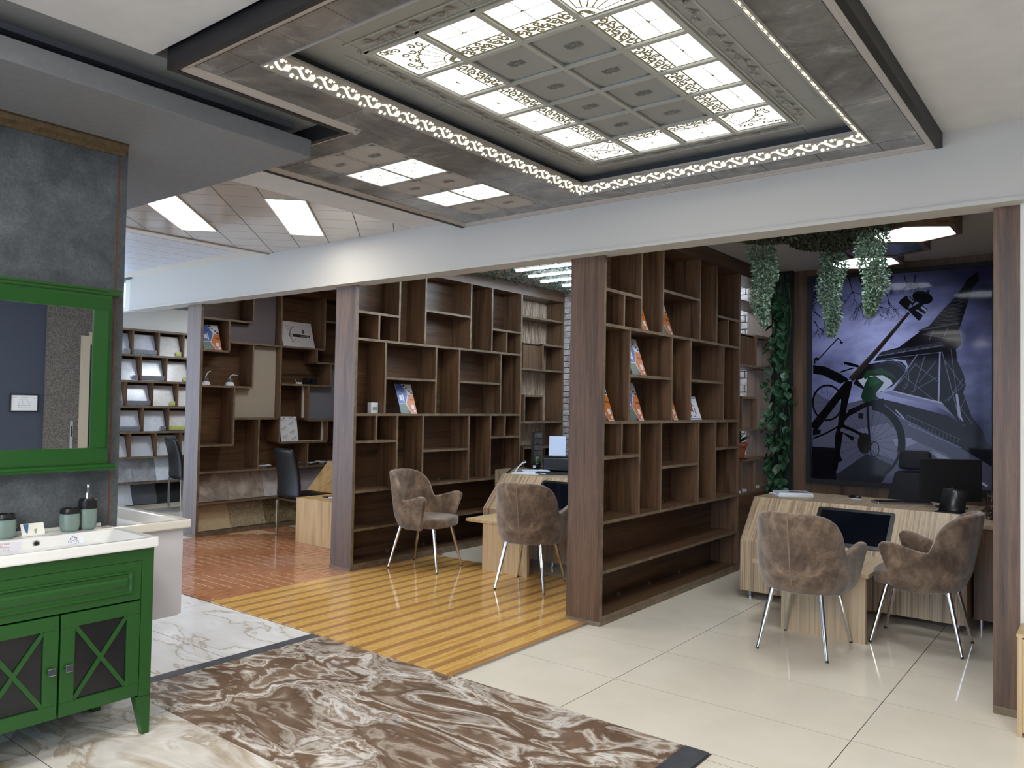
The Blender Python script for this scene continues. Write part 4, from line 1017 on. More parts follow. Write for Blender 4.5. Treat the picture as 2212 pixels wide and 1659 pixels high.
o = mb.build('curved_panel', m_black, t_, smooth=True); sd = o.modifiers.new('thick', 'SOLIDIFY'); sd.thickness = .008
MB().box(-.10, -.06, 0, .09, .10, .006).build('stand_base', m_black, t_); MB().tube([(.03, .02, .16), (.05, .0, .10), (.08, -.01, .02)], .004, 6).build('strap', m_blackm, t_)
def booklet(name, b6, rz, loc, m, label, cat, cover=None):
    t_ = thing(name, label, cat, loc, rz); x, y, z = b6
    B('pages', (-x / 2, -y / 2, 0, x / 2, y / 2, z), m, t_)
    if cover: B('cover', (-x / 2, -y / 2, z, x / 2, y / 2, z + .0012), cover, t_); B('cover_picture', (-x * .1, -y * .3, z + .0012, x * .38, y * .25, z + .0018), mat('cover_photo', '#4b545c', .4), t_)
booklet('magazine', (.30, .22, .012), R(40), (-2.20, 6.72, ZD), m_paper, 'lower white magazine of the pair on the right desk', 'magazine', m_paper)
booklet('magazine', (.28, .21, .014), R(33), (-2.19, 6.73, ZD + .0145), m_paper, 'upper magazine with dark cover photo on the right desk', 'magazine', mat('pale_blue_cover', '#c7d0da', .3))
booklet('paper_stack', (.17, .22, .02), R(5), (-2.90, 7.22, .711), m_paperb, 'stack of bluish papers on the corner shelf by the vine', 'papers')
booklet('paper_stack', (.12, .16, .03), R(-10), (-2.92, 7.66, .711), m_paper, 'small white paper pile below the vine on the corner shelf', 'papers')
t_ = thing('desk_organizer', 'chrome and black letter tray at the right end of the booth desk', 'letter tray', (-.66, 6.78, .725))
for z in (.02, .10, .17): MB().box(-.10, -.14, z, .12, .14, z + .008).build('tray', m_black, t_)
for sx in (-.1, .12):
    for sy_ in (-.14, .14): MB().cyl((sx, sy_, 0), (sx, sy_, .20), .006, n=8).build('post', m_chrome, t_)
# ------------------------------------------------------------------ middle booth desk: monitor, printer, papers, cactus, keyboard, bottle
ZD = .805
monitor((-5.12, 7.06, ZD), R(-66), .44, .36, 'black monitor seen edge-on on the middle booth desk')
t_ = thing('printer', 'flat black printer on the middle booth desk', 'printer', (-4.66, 7.02, ZD - .001), R(20))
MB().box(-.25, -.18, 0, .25, .18, .15).build('body', m_black, t_, bevel=.015); MB().box(-.24, -.17, .15, .24, .17, .165).build('scanner_lid', m_screen, t_, bevel=.005); MB().box(-.18, -.26, .03, .18, -.18, .045).build('paper_tray', m_black, t_)
pp_ = thing('propped_paper', 'bluish white sheet propped up on the black printer', 'papers', (-4.80, 6.99, ZD + .164), R(32))
MB().add([(-.09, -.02, 0), (.09, -.02, 0), (.09, .07, .20), (-.09, .07, .20), (-.09, -.012, 0), (.09, -.012, 0), (.09, .078, .20), (-.09, .078, .20)], [(0, 1, 2, 3), (7, 6, 5, 4), (0, 4, 5, 1), (1, 5, 6, 2), (2, 6, 7, 3), (3, 7, 4, 0)]).build('sheet', m_paperb, pp_)
MB().box(-.09, -.012, 0, .09, .09, .006).build('easel', m_paper, pp_)
t_ = thing('small_bottle', 'small white bottle with blue cap on the printer', 'bottle', (-4.56, 7.07, ZD + .164))
MB().lathe([(.02, 0), (.022, .005), (.022, .05), (.012, .065)], 16).build('bottle', m_paper, t_, smooth=True); MB().cyl((0, 0, .065), (0, 0, .10), .013, n=12).build('cap', mat('blue_cap', '#3f6d86', .4), t_)
MB().tube([(.0, 0, .1), (.05, .0, .135), (.10, .0, .12), (.13, .01, .08), (.14, .01, 0)], .004, 6).build('cable', m_paper, t_)
t_ = thing('cactus_pot', 'tiny cactus in a dark pot on the middle booth desk', 'plant', (-4.93, 6.80, ZD))
MB().lathe([(.032, 0), (.042, .07), (.042, .085), (.036, .085), (.034, .07)], 18).build('pot', m_black, t_, smooth=True); B('pot_print', (-.02, -.0435, .03, .012, -.041, .055), m_paper, t_)
MB().lathe([(.022, .07), (.030, .09), (.030, .12), (.02, .145), (.003, .152)], 14).build('cactus', m_leafp, t_, smooth=True)
keyboard((-4.50, 6.55, ZD), R(25), 'black keyboard at the right of the middle booth desk', m_black)
for k, (x, y, rz, s_, lab) in enumerate(((-4.78, 6.40, 30, .0, 'flat sheaf of papers left of the cactus pot'), (-4.72, 6.50, 15, .0065, 'crossed sheaf of papers in front of the cactus pot'), (-4.82, 6.62, 45, .013, 'loose bluish papers right of the cactus pot'))):
    booklet('paper_sheaf', (.28, .2, .006), R(rz), (x, y, ZD + s_), m_paperb if k == 2 else m_paper, lab, 'papers')
t_ = thing('desk_lamp_clip', 'black and white bent cable stand on the left of the middle desk', 'stand', (-4.88, 6.32, ZD))
MB().tube([(-.06, -.03, 0), (.0, .0, .05), (.06, .03, .10), (.12, .05, .13)], .008, 8).build('dark_arm', m_black, t_, smooth=True); MB().tube([(.03, -.02, 0), (.05, .01, .06), (.10, .03, .11), (.13, .05, .12)], .007, 8).build('pale_arm', m_paper, t_, smooth=True)
# ------------------------------------------------------------------ green vanity
WX = -3.93
v_ = thing('vanity_cabinet', 'green lacquered vanity cabinet with crossed glass doors', 'cabinet', (0, 0, 0))
XFV = -3.45; VY0, VY1 = 1.04, 1.82
# carcass frame
for ya, yb in ((VY0, VY0 + .053), (VY1 - .053, VY1)):
    B('stile', (XFV - .02, ya, .17, XFV, yb, .838), m_green, v_)
B('top_rail', (XFV - .02, VY0 + .053, .779, XFV, VY1 - .053, .838), m_green, v_)
for y in (VY0, VY1 - .018): B('side_panel', (WX + .01, y, .17, XFV - .02, y + .018, .838), m_green, v_)
B('cabinet_floor', (WX + .01, VY0 + .018, .172, XFV - .02, VY1 - .018, .19), m_green, v_); B('cabinet_back', (WX + .005, VY0 + .018, .19, WX + .015, VY1 - .018, .80), m_smoke, v_)
def tapered_leg(x0, y0, x1, y1, s):
    iy, oy = (y0, y1) if s > 0 else (y1, y0)
    tx = x1 - .03
    w0 = .030
    ya0, yb0 = (y1 - .066, y1) if s > 0 else (y0, y0 + .066)
    ya1, yb1 = (y1 - w0, y1) if s > 0 else (y0, y0 + w0)
    MB().add([(x1 - .05, ya0, .172), (x1, ya0, .172), (x1, yb0, .172), (x1 - .05, yb0, .172), (x1 - .03, ya1, 0), (x1, ya1, 0), (x1, yb1, 0), (x1 - .03, yb1, 0)],
             [(0, 1, 2, 3), (7, 6, 5, 4), (0, 4, 5, 1), (1, 5, 6, 2), (2, 6, 7, 3), (3, 7, 4, 0)]).build('leg', m_green, v_)
tapered_leg(XFV - .05, VY0, XFV, VY1, 1); tapered_leg(XFV - .05, VY0, XFV, VY1, -1)
for y in (VY0 + .02, VY1 - .06): B('leg', (WX + .02, y, 0, WX + .06, y + .04, .172), m_greend, v_)
# drawer front with stepped mouldings
dw = MB().box(XFV - .02, VY0 + .055, .607, XFV - .002, VY1 - .055, .777).build('drawer_front', m_green, v_)
def pframe(y0, y1, z0, z1, wdt, x0, x1, name, par):
    mb = MB()
    for s_ in (0, 1):
        # horizontal rails, bevelled towards the panel centre
        za, zb = (z0, z0 + wdt) if s_ == 0 else (z1 - wdt, z1)
        hi, lo = (x1, x0) if s_ == 0 else (x1, x0)
        zin = zb if s_ == 0 else za; zout = za if s_ == 0 else zb
        mb.add([(x1, y0, zout), (x1, y1, zout), (x0, y1 - wdt, zin), (x0, y0 + wdt, zin)], [(0, 1, 2, 3)])
        yin, yout = (y0 + wdt, y0) if s_ == 0 else (y1 - wdt, y1)
        mb.add([(x1, yout, z0), (x1, yout, z1), (x0, yin, z1 - wdt), (x0, yin, z0 + wdt)], [(0, 1, 2, 3)])
    return mb.build(name, m_green, par)
def ring(y0, y1, z0, z1, wdt, xa, xb, name, par, m):
    mb = MB(); mb.box(xa, y0, z0, xb, y1, z0 + wdt); mb.box(xa, y0, z1 - wdt, xb, y1, z1); mb.box(xa, y0, z0 + wdt, xb, y0 + wdt, z1 - wdt); mb.box(xa, y1 - wdt, z0 + wdt, xb, y1, z1 - wdt)
    return mb.build(name, m, par, bevel=.002)
a0, a1 = VY0 + .095, VY1 - .095
ring(a0, a1, .640, .738, .008, XFV - .004, XFV + .006, 'outer_moulding', dw, m_green); pframe(a0 + .008, a1 - .008, .648, .730, .014, XFV - .012, XFV + .003, 'cove_moulding', dw)
MB().prism([(XFV - .013, .662), (XFV + .001, .668), (XFV + .007, .680), (XFV + .007, .700), (XFV + .001, .711), (XFV - .013, .716)], a0 + .024, a1 - .024, 'y').build('raised_panel', m_green, dw)
for ya, yb, side in ((1.434, 1.764, 1), (1.096, 1.426, -1)):
    d_ = ring(ya, yb, .180, .600, .0565, XFV - .018, XFV + .002, 'door', v_, m_green)
    gy0, gy1, gz0, gz1 = ya + .0565, yb - .0565, .2365, .5435
    B('glass_pane', (XFV - .014, gy0, gz0, XFV - .010, gy1, gz1), m_smoke, d_)
    for (p0, p1, lift) in (((gy0, gz0), (gy1, gz1), 0), ((gy0, gz1), (gy1, gz0), .0012)):
        dy, dz = p1[0] - p0[0], p1[1] - p0[1]; l = math.hypot(dy, dz); ny, nz = -dz / l * .0085, dy / l * .0085
        P_ = [(p0[0] + ny, p0[1] + nz), (p1[0] + ny, p1[1] + nz), (p1[0] - ny, p1[1] - nz), (p0[0] - ny, p0[1] - nz)]
        MB().prism(P_, XFV - .0095, XFV - .002 + lift, 'x').build('crossbar', m_green, d_)
    ky = ya + .030 if side > 0 else yb - .030
    k_ = MB().box(XFV + .002, ky - .006, .372, XFV + .012, ky + .006, .386).build('knob', m_chrome, d_)
    MB().add([(XFV + .012, ky - .014, .365), (XFV + .012, ky + .014, .365), (XFV + .012, ky + .014, .393), (XFV + .012, ky - .014, .393), (XFV + .024, ky - .014, .365), (XFV + .024, ky + .014, .365), (XFV + .018, ky + .014, .393), (XFV + .018, ky - .014, .393)],
             [(0, 1, 2, 3), (7, 6, 5, 4), (0, 4, 5, 1), (1, 5, 6, 2), (2, 6, 7, 3), (3, 7, 4, 0)]).build('knob_cap', m_chrome, k_, bevel=.002)
B('shelf_box', (WX + .03, 1.42, .192, XFV - .10, 1.66, .30), mat('kraft_box', '#a58a66', .8), v_)
# ------------------------------------------------------------------ basins: rim, deck, bowl
def basin(y0, y1, x0, x1, z0, z1, m, label, bowl, axis='x', lip=True):
    t_ = thing('washbasin', label, 'basin')
    bx0, bx1, by0, by1, bz = bowl
    mb = MB()
    o4 = [(x0, y0), (x1, y0), (x1, y1), (x0, y1)]; i4 = [(bx0, by0), (bx1, by0), (bx1, by1), (bx0, by1)]
    e = .03; f4 = [(bx0 + e, by0 + 2 * e), (bx1 - e, by0 + 2 * e), (bx1 - e, by1 - 4 * e), (bx0 + e, by1 - 4 * e)]
    vs = [(x, y, z0) for x, y in o4] + [(x, y, z1) for x, y in o4] + [(x, y, z1 - .002) for x, y in i4] + [(x, y, bz) for x, y in f4]
    fs = [(0, 3, 2, 1)] + [(k, (k + 1) % 4, 4 + (k + 1) % 4, 4 + k) for k in range(4)] + [(4 + k, 4 + (k + 1) % 4, 8 + (k + 1) % 4, 8 + k) for k in range(4)] + [(8 + k, 8 + (k + 1) % 4, 12 + (k + 1) % 4, 12 + k) for k in range(4)] + [(12, 13, 14, 15)]
    mb.add(vs, fs).build('bowl', m, t_, bevel=.009, seg=3, smooth=False)
    return t_
bs = basin(1.025, 1.832, WX + .004, -3.425, .832, .878, m_ceramic, 'white ceramic washbasin on the green vanity with stickers', (-3.79, -3.455, 1.06, 1.785, .80))
MB().tube([(WX + .016, 1.05, .884), (WX + .016, 1.79, .884)], .011, 10).build('back_lip', m_ceramic, bs, smooth=True)
def on_bowl(y, z, lift=.001):      # point on the rear bowl wall
    t = (.876 - z) / (.876 - .80); return Vector((-3.79 + .03 * t + lift, y, z))
of = MB().cyl(on_bowl(1.455, .852, -.002), on_bowl(1.455, .852, .004), .0155, n=20).build('overflow_ring', m_chrome, bs); MB().cyl(on_bowl(1.455, .852, .003), on_bowl(1.455, .852, .0055), .0095, n=18).build('overflow_hole', m_blackm, of)
def bowl_sticker(name, cy_, cz, w_, h_, ang, txts, m_bg):
    q = Matrix.Rotation(0, 4, 'X'); nrm = Vector((.93, 0, .37)).normalized(); al = Vector((0, 1, 0)); ac = nrm.cross(al)
    ca, sa = math.cos(R(ang)), math.sin(R(ang)); a2 = al * ca + ac * sa; b2 = ac * ca - al * sa
    M4 = Matrix((a2, b2, nrm)).transposed().to_4x4(); M4.translation = on_bowl(cy_, cz, .0015)
    o = MB().box(-w_ / 2, -h_ / 2, 0, w_ / 2, h_ / 2, .0006).build(name, m_bg, bs); o.matrix_local = M4
    for (tx, sz, x, y, m) in txts: text_mesh('sticker_text', tx, sz, m, o, (x, y, .0007))
    return o
m_ink = mat('black_ink', '#17181c', .6); m_red = mat('red_ink', '#b5655f', .6)
bowl_sticker('sticker', 1.62, .846, .07, .046, -24, (('Kale', .015, -.022, .008, m_ink), ('8800  11223344', .006, -.026, .000, m_ink), ('EN 14688  CL 25', .006, -.026, -.007, m_ink), ('CE', .014, -.030, -.020, m_ink), ('12345 67890', .005, -.006, -.016, m_ink)), m_paper)
bowl_sticker('sticker', 1.345, .852, .10, .040, -4, (('DIKKAT  DIKKAT', .007, -.045, .010, m_red), ('LUTFEN', .006, -.045, .002, m_red), ('MONTAJ KILAVUZU', .006, -.045, -.005, m_red), ('1 2 3 4', .008, -.02, -.017, m_ink)), m_lacq)
# ------------------------------------------------------------------ mirror
mi = thing('framed_mirror', 'large mirror in a moulded green frame on the slate wall', 'mirror')
fy0, fy1, fz0, fz1 = 1.06, 1.789, 1.184, 1.996; gy0, gy1, gz0, gz1 = 1.14, 1.71, 1.262, 1.922
mf = MB(); xw = WX; xf_ = -3.86
for (a, b, c_, d) in ((fy0, fz1, gz1, 1), (fy0, fz0, gz0, -1)):
    zi, zo = c_, b
    mf.prism([(xw, zo), (xf_, zo), (xf_ + .004, zo + (zi - zo) * .2), (xf_ - .004, zi), (xf_ - .012, zi), (xw, zi)], fy0, fy1, 'y')
for (yo, yi) in ((fy0, gy0), (fy1, gy1)):
    P_ = [(xw, yo), (xf_, yo), (xf_ + .004, yo + (yi - yo) * .2), (xf_ - .004, yi), (xf_ - .012, yi), (xw, yi)]; mf.prism(P_, gz0, gz1, 'z')
mf.build('frame', m_green, mi)
co = [(xw, fz1), (xf_ + .004, fz1), (xf_ + .010, fz1 + .006), (xf_ + .012, fz1 + .012), (xf_ + .022, fz1 + .018), (xf_ + .026, fz1 + .028), (xw, fz1 + .028)]
MB().prism(co, fy0 - .035, fy1 + .037, 'y').build('cornice', m_green, mi)
co = [(xw, fz0), (xf_ + .006, fz0), (xf_ + .012, fz0 - .006), (xf_ + .014, fz0 - .014), (xf_ + .022, fz0 - .020), (xf_ + .022, fz0 - .028), (xw, fz0 - .03)]
MB().prism(co, fy0 - .03, fy1 + .034, 'y').build('base_moulding', m_green, mi)
B('mirror_glass', (xw, gy0, gz0, -3.872, gy1, gz1), m_mirror, mi)
# ------------------------------------------------------------------ bathroom accessories on the deck
ZK = .878; AX = -3.862
def honey(prof, n, c=(0, 0, 0)):
    mb = MB(); prof2 = []
    for (r, z0), (r1, z1) in zip(prof, prof[1:]):
        k = max(1, int((z1 - z0) / .008))
        for q in range(k): t = q / k; prof2.append((r + (r1 - r) * t, z0 + (z1 - z0) * t))
    prof2.append(prof[-1]); 
    vs = []
    for r, z in prof2:
        for k in range(n):
            t = 2 * math.pi * k / n; sq = 1 / (abs(math.cos(t)) ** 4 + abs(math.sin(t)) ** 4) ** .25
            d = .0016 * math.sin(k * .5 * math.pi / 1.5 + z * 0) * math.sin(z * 330 + (k // 3) * math.pi)
            vs.append((r * sq * math.cos(t) + d * math.cos(t), r * sq * math.sin(t) + d * math.sin(t), z))
    m = len(prof2); fs = [(i * n + k, i * n + (k + 1) % n, (i + 1) * n + (k + 1) % n, (i + 1) * n + k) for i in range(m - 1) for k in range(n)] + [list(range(n))[::-1]]
    return mb.add(vs, fs)
t_ = thing('soap_dispenser', 'sage green soap dispenser with black shoulder and chrome pump', 'soap dispenser', (AX, 1.706, ZK), 0)
honey([(.026, 0), (.033, .012), (.036, .05), (.036, .098)], 48).build('body', m_sage, t_, smooth=True)
MB().lathe([(.0365, .098), (.0365, .112), (.034, .138), (.030, .146), (.012, .147)], 32, sq=.25).build('shoulder', m_black, t_, smooth=False)
pu = MB().cyl((0, 0, .146), (0, 0, .172), .0125, n=18).cyl((0, 0, .172), (0, 0, .20), .0055, n=12).build('pump', m_chrome, t_); MB().cyl((0, 0, .196), (0, 0, .212), .0075, n=14).cyl((0, 0, .204), (.026, -.012, .199), .0035, n=8).build('nozzle', m_chrome, pu)
def tumbler(y, label):
    t_ = thing('tumbler', label, 'tumbler', (AX, y, ZK))
    honey([(.028, 0), (.034, .01), (.038, .045), (.037, .082)], 48).build('body', m_sage, t_, smooth=True)
    MB().lathe([(.0375, .082), (.0375, .092), (.034, .106), (.028, .107), (.027, .095), (.027, .085)], 32, sq=.25).build('rim', m_black, t_)
tumbler(1.628, 'sage green tumbler with black rim next to the soap dispenser'); tumbler(1.36, 'sage green tumbler with black rim cut off by the left edge')
t_ = thing('sample_card', 'small white card with blue patch leaning on the basin deck', 'card', (-3.855, 1.468, ZK))
MB().add([(.008, -.045, 0), (.008, .05, 0), (-.016, .05, .052), (-.016, -.045, .052), (.006, -.045, 0), (.006, .05, 0), (-.018, .05, .052), (-.018, -.045, .052)], [(0, 1, 2, 3), (7, 6, 5, 4), (0, 4, 5, 1), (1, 5, 6, 2), (2, 6, 7, 3), (3, 7, 4, 0)]).build('card', mat('glossy_card', '#e9e8dc', .2), t_)
cf = lambda x, y, h: (.0085 - .024 * y / .052 + h, x, y)
MB().poly([(-.035, .05), (-.012, .05), (-.016, .03), (-.022, .008), (-.03, .02)], cf, .0006).build('blue_patch', mat('blue_patch', '#3d6794', .4), t_, recalc=False); MB().poly([(.008, .026), (.02, .028), (.018, .018), (.012, .006), (.008, .012)], cf, .0006).build('grey_patch', mat('grey_patch', '#9a9686', .4), t_, recalc=False)
B('card_foot', (-.022, -.05, 0, .02, .055, .003), m_ceramic, t_)
# ------------------------------------------------------------------ white wall-hung vanity behind the slate wall
t_ = thing('floating_cabinet', 'white lacquered wall-hung cabinet behind the green vanity', 'cabinet')
B('side_panel', (-3.863, 1.73, .385, -3.845, 2.165, .835), m_lacq, t_); B('side_panel', (-4.62, 1.73, .385, -4.602, 2.165, .835), m_lacq, t_); B('bottom_panel', (-4.602, 1.73, .385, -3.863, 2.165, .403), m_lacq, t_); B('back_panel', (-4.602, 1.73, .403, -3.863, 1.745, .835), m_lacq, t_); B('drawer_front', (-4.615, 2.165, .39, -3.85, 2.183, .83), m_lacq, t_)
basin(1.722, 2.205, -4.65, -3.805, .835, .880, m_ceramicw, 'white ceramic washbasin on the white wall-hung cabinet', (-4.60, -3.85, 1.80, 2.165, .79))
# ------------------------------------------------------------------ things on the right wall, seen in the mirror
t_ = thing('framed_plan', 'black framed floor plan hanging on the navy wall in the mirror', 'picture', (2.2, 0, 0))
ring(3.50, 3.80, 1.325, 1.530, .014, -.02, 0, 'frame', t_, m_blackm); B('sheet', (-.012, 3.514, 1.339, -.002, 3.786, 1.516), m_paper, t_)
pf = lambda x, y, h: (-.0125 - h, x, y); pl = MB()
for pts in ([(3.59, 1.375), (3.71, 1.375), (3.71, 1.43), (3.685, 1.43), (3.685, 1.465), (3.60, 1.465), (3.60, 1.425), (3.59, 1.425), (3.59, 1.375)], [(3.63, 1.465), (3.63, 1.42), (3.66, 1.42)], [(3.59, 1.40), (3.71, 1.40)], [(3.53, 1.49), (3.57, 1.49)], [(3.61, 1.492), (3.69, 1.492)], [(3.735, 1.48), (3.77, 1.48)]): pl.ribbon(pts, .0022, pf, .0006)
pl.build('plan_lines', m_ink, t_, recalc=False)
t_ = thing('pull_handle', 'long brushed steel pull handle on the granite pier in the mirror', 'handle', (2.17, 4.16, 0))
B('plate', (-.012, -.016, .86, 0, .016, 1.22), m_steel, t_, bevel=.005); B('slot', (-.0135, -.007, 1.03, -.0118, .007, 1.16), m_blackm, t_)
# ------------------------------------------------------------------ printed wall poster (flat print: tilted iron tower, street lamp, bicycles)
PX = [-2.4658, 0.0014079, 1.0205e-05, -8.9606e-09, -1.3031e-07, 1.1753e-12]
PZ = [3.004, -0.00014254, -0.0014444, 1.6074e-07, 1.3512e-08, -1.5244e-11]
def W_(x, y):
    q = (1, x, y, x * y, x * x, x * x * y); return (sum(a * b for a, b in zip(PX, q)), sum(a * b for a, b in zip(PZ, q)))
sh = []
D = '#15151a'
def poly(c, pts): sh.append((c, [W_(*p) for p in pts]))
def rib(c, pts, w):
    pts = list(pts); L = []; Rr = []; N = len(pts)
    for i, p in enumerate(pts):
        a = pts[max(i - 1, 0)]; b = pts[min(i + 1, N - 1)]; dx, dy = b[0] - a[0], b[1] - a[1]; l = math.hypot(dx, dy) or 1
        ww = (w[i] if isinstance(w, (list, tuple)) else w) / 2; nx, ny = -dy / l * ww, dx / l * ww
        L.append((p[0] + nx, p[1] + ny)); Rr.append((p[0] - nx, p[1] - ny))
    for i in range(N - 1): poly(c, [L[i], L[i + 1], Rr[i + 1], Rr[i]])
def ell(c, cx, cy_, rx, ry, n=20, rot=0):
    k, s_ = math.cos(rot), math.sin(rot)
    poly(c, [(cx + rx * math.cos(t) * k - ry * math.sin(t) * s_, cy_ + rx * math.cos(t) * s_ + ry * math.sin(t) * k) for t in [2 * math.pi * i / n for i in range(n)]])
def arc(c, cx, cy_, rx, ry, a0, a1, w, n=22): rib(c, [(cx + rx * math.cos(R(a0 + (a1 - a0) * i / n)), cy_ + ry * math.sin(R(a0 + (a1 - a0) * i / n))) for i in range(n + 1)], w)
# clouds
# road
poly('#55566a',[(50,900),(130,960),(260,1000),(480,950),(640,1090),(1060,1300),(1285,1430),(1285,1600),(700,1560),(210,1540),(50,1300)])
poly('#6d6e86',[(330,1180),(560,1130),(700,1230),(960,1340),(1100,1450),(700,1420),(480,1330)]); poly('#8a8ca6',[(600,1240),(720,1230),(770,1265),(700,1290),(620,1285)]); poly('#9496ad',[(845,1330),(880,1320),(1000,1380),(960,1400)])
poly('#111115',[(45,1290),(200,1300),(215,1535),(12,1520)]); poly('#2a2b33',[(215,1480),(420,1340),(600,1420),(520,1545),(220,1540)])
# hedge and fence band
poly('#1e1f26',[(480,955),(620,985),(980,1080),(1060,1130),(1200,1230),(1285,1290),(1285,1430),(1060,1290),(860,1190),(640,1080)])
# tower
poly(D,[(1190,80),(1196,145),(1150,195),(1130,255),(1095,370),(1060,480),(1072,590),(1035,620),(1045,700),(1090,800),(1105,870),(1085,920),(1165,1140),(1120,1150),(1060,1130),(935,990),(600,905),(640,850),(705,740),(690,700),(620,690),(470,705),(500,660),(520,640),(640,608),(785,500),(775,490),(850,460),(950,340),(1020,270),(1100,165),(1112,135)])
poly(D,[(1140,1080),(1220,1180),(1250,1280),(1080,1190)])
poly('#2c2d38',[(520,640),(930,570),(960,600),(500,665)])
L1='#5d5f78';L2='#3a3b4a'
for i in range(9): rib(L1,[(560+i*42,645-i*7),(545+i*42,668-i*7)],3)
rib('#6f7190',[(500,668),(950,592)],4); rib(L1,[(520,690),(940,640)],4)
rib('#8f92b5',[(925,640),(915,985)],11); rib('#6f7190',[(770,655),(600,905)],7); rib(L1,[(940,640),(1060,1110)],6); rib(L1,[(820,670),(740,920)],5)
for a,b in [((680,810),(900,985)),((720,920),(930,800)),((750,720),(920,850)),((640,860),(760,720)),((780,850),(900,700)),((960,700),(1080,870)),((980,980),(1080,830)),((960,980),(1100,860)),((1000,620),(1060,1080))]: rib(L1,[a,b],4)
for i in range(8):
    t=i/7; x0,y0=880+120*t,450-170*t; x1,y1=1060+50*t,470-210*t
    rib(L2,[(x0,y0),(x1-10,y1-26)],3); rib(L2,[(x0+6,y0-22),(x1,y1)],3)
rib(L1,[(1050,1000),(1150,1140)],4); rib(L1,[(1100,960),(1040,1090)],4); rib('#9b9db8',[(1040,930),(1060,1080),(1085,1120)],[16,22,6])
rib('#3d3e4e',[(780,490),(1060,440)],10); rib('#54566c',[(800,515),(1050,560)],3)
for p in [(880,490,850,560),(980,470,950,540)]: rib(L1,[(p[0],p[1]),(p[2],p[3])],5)
# arch
poly('#0e0e13',[(430,725),(560,700),(660,705),(695,740),(680,790),(600,875),(520,915),(400,900),(330,860),(360,790)])
arc(L1,560,820,150,125,-100,40,5); arc(L2,560,820,135,110,-110,40,6)
poly('#aeb8c4',[(360,835),(430,805),(530,800),(590,835),(600,860),(540,905),(470,925),(400,880)])
# platform
poly('#767998',[(530,918),(600,905),(935,985),(1040,1105),(990,1060),(900,1010),(610,945)]); poly('#a1a4c2',[(600,905),(935,985),(950,1000),(600,915)])
# fence
for i in range(15): rib('#5a5b70',[(700+i*25,1075+i*12),(690+i*25,1125+i*12)],3)
rib('#8d8fa8',[(700,1135),(1070,1300)],4); rib('#5a5b70',[(700,1075),(1070,1245)],4); rib('#a9abc0',[(620,1040),(680,1100)],8); rib('#b9bbca',[(1180,1520),(1255,1565)],14)
# plants
poly('#14301f',[(380,950),(400,880),(430,815),(480,805),(540,850),(520,880),(480,930),(500,960),(440,1000),(400,985)]); poly('#1d4a2c',[(430,830),(470,810),(520,845),(480,870),(440,880)])
poly('#17381f',[(395,810),(420,770),(520,752),(600,790),(625,830),(560,800),(470,790),(410,830)])
# bicycles
arc('#0b0b0e',150,990,102,120,0,360,13,30)
for i in range(12): rib('#33343f',[(150,990),(150+100*math.cos(i*.523),990+118*math.sin(i*.523))],2)
for i in range(22): rib('#2b2c36',[(440,1265),(440+215*math.cos(i*.2856),1265+245*math.sin(i*.2856))],2.2)
arc('#0b0b0e',440,1265,222,252,-85,15,52,26); arc('#0b0b0e',440,1265,228,256,150,262,26,26); arc('#101014',440,1265,215,245,15,60,20,10)
rib('#0b0b0e',[(50,1165),(180,1000),(300,850)],[60,52,50]); rib('#0b0b0e',[(240,1150),(265,1000),(300,840)],[40,46,50]); rib('#0b0b0e',[(230,1140),(330,1180),(420,1230)],[26,20,24]); rib('#0d0d11',[(300,1060),(420,1000),(540,985)],[40,30,50])
rib('#0b0b0e',[(50,1235),(140,1200),(230,1150)],12); rib('#0b0b0e',[(330,1240),(240,1190),(200,1450)],[30,40,36]); rib('#0d0d11',[(425,1010),(440,1240)],14)
ell('#1b1714',405,1270,48,72); arc('#101014',475,1310,30,52,0,360,6,18); rib('#0b0b0e',[(265,715),(320,728),(365,740)],[18,22,16]); rib('#0d0d11',[(235,780),(330,750)],10)
poly('#0d0d11',[(50,730),(130,740),(240,790),(300,830),(240,860),(120,800),(50,790)]); poly('#101014',[(48,1170),(105,1175),(100,1205),(48,1215)])
poly('#17140f',[(365,1060),(400,1065),(395,1100),(362,1095)])
# lamp posts
rib('#26201d',[(312,832),(500,620),(712,366)],[42,30,20]); rib('#3d342f',[(300,830),(495,612),(706,362)],[8,6,4])
poly('#131317',[(640,300),(652,280),(690,250),(720,262),(730,275),(705,345),(690,345)]); poly('#131317',[(718,365),(740,340),(808,385),(790,418),(775,422)]); poly('#1a1a20',[(690,268),(715,250),(760,290),(735,320)]); poly('#1a1a20',[(760,340),(800,318),(842,345),(820,378)])
poly('#131317',[(700,345),(800,290),(815,310),(725,370)]); ell('#0f0f13',805,262,72,44,20,.25); poly('#131317',[(822,235),(840,208),(856,212),(848,245)])
poly('#5a5b6c',[(700,262),(712,255),(745,290),(735,298)]); poly('#8b8ca0',[(790,332),(800,325),(835,348),(828,362)])
rib('#15151a',[(88,690),(222,545)],8); rib('#15151a',[(222,545),(245,565)],6); ell('#15151a',246,574,12,8); ell('#15151a',75,690,17,12); rib('#15151a',[(60,690),(62,720)],10)
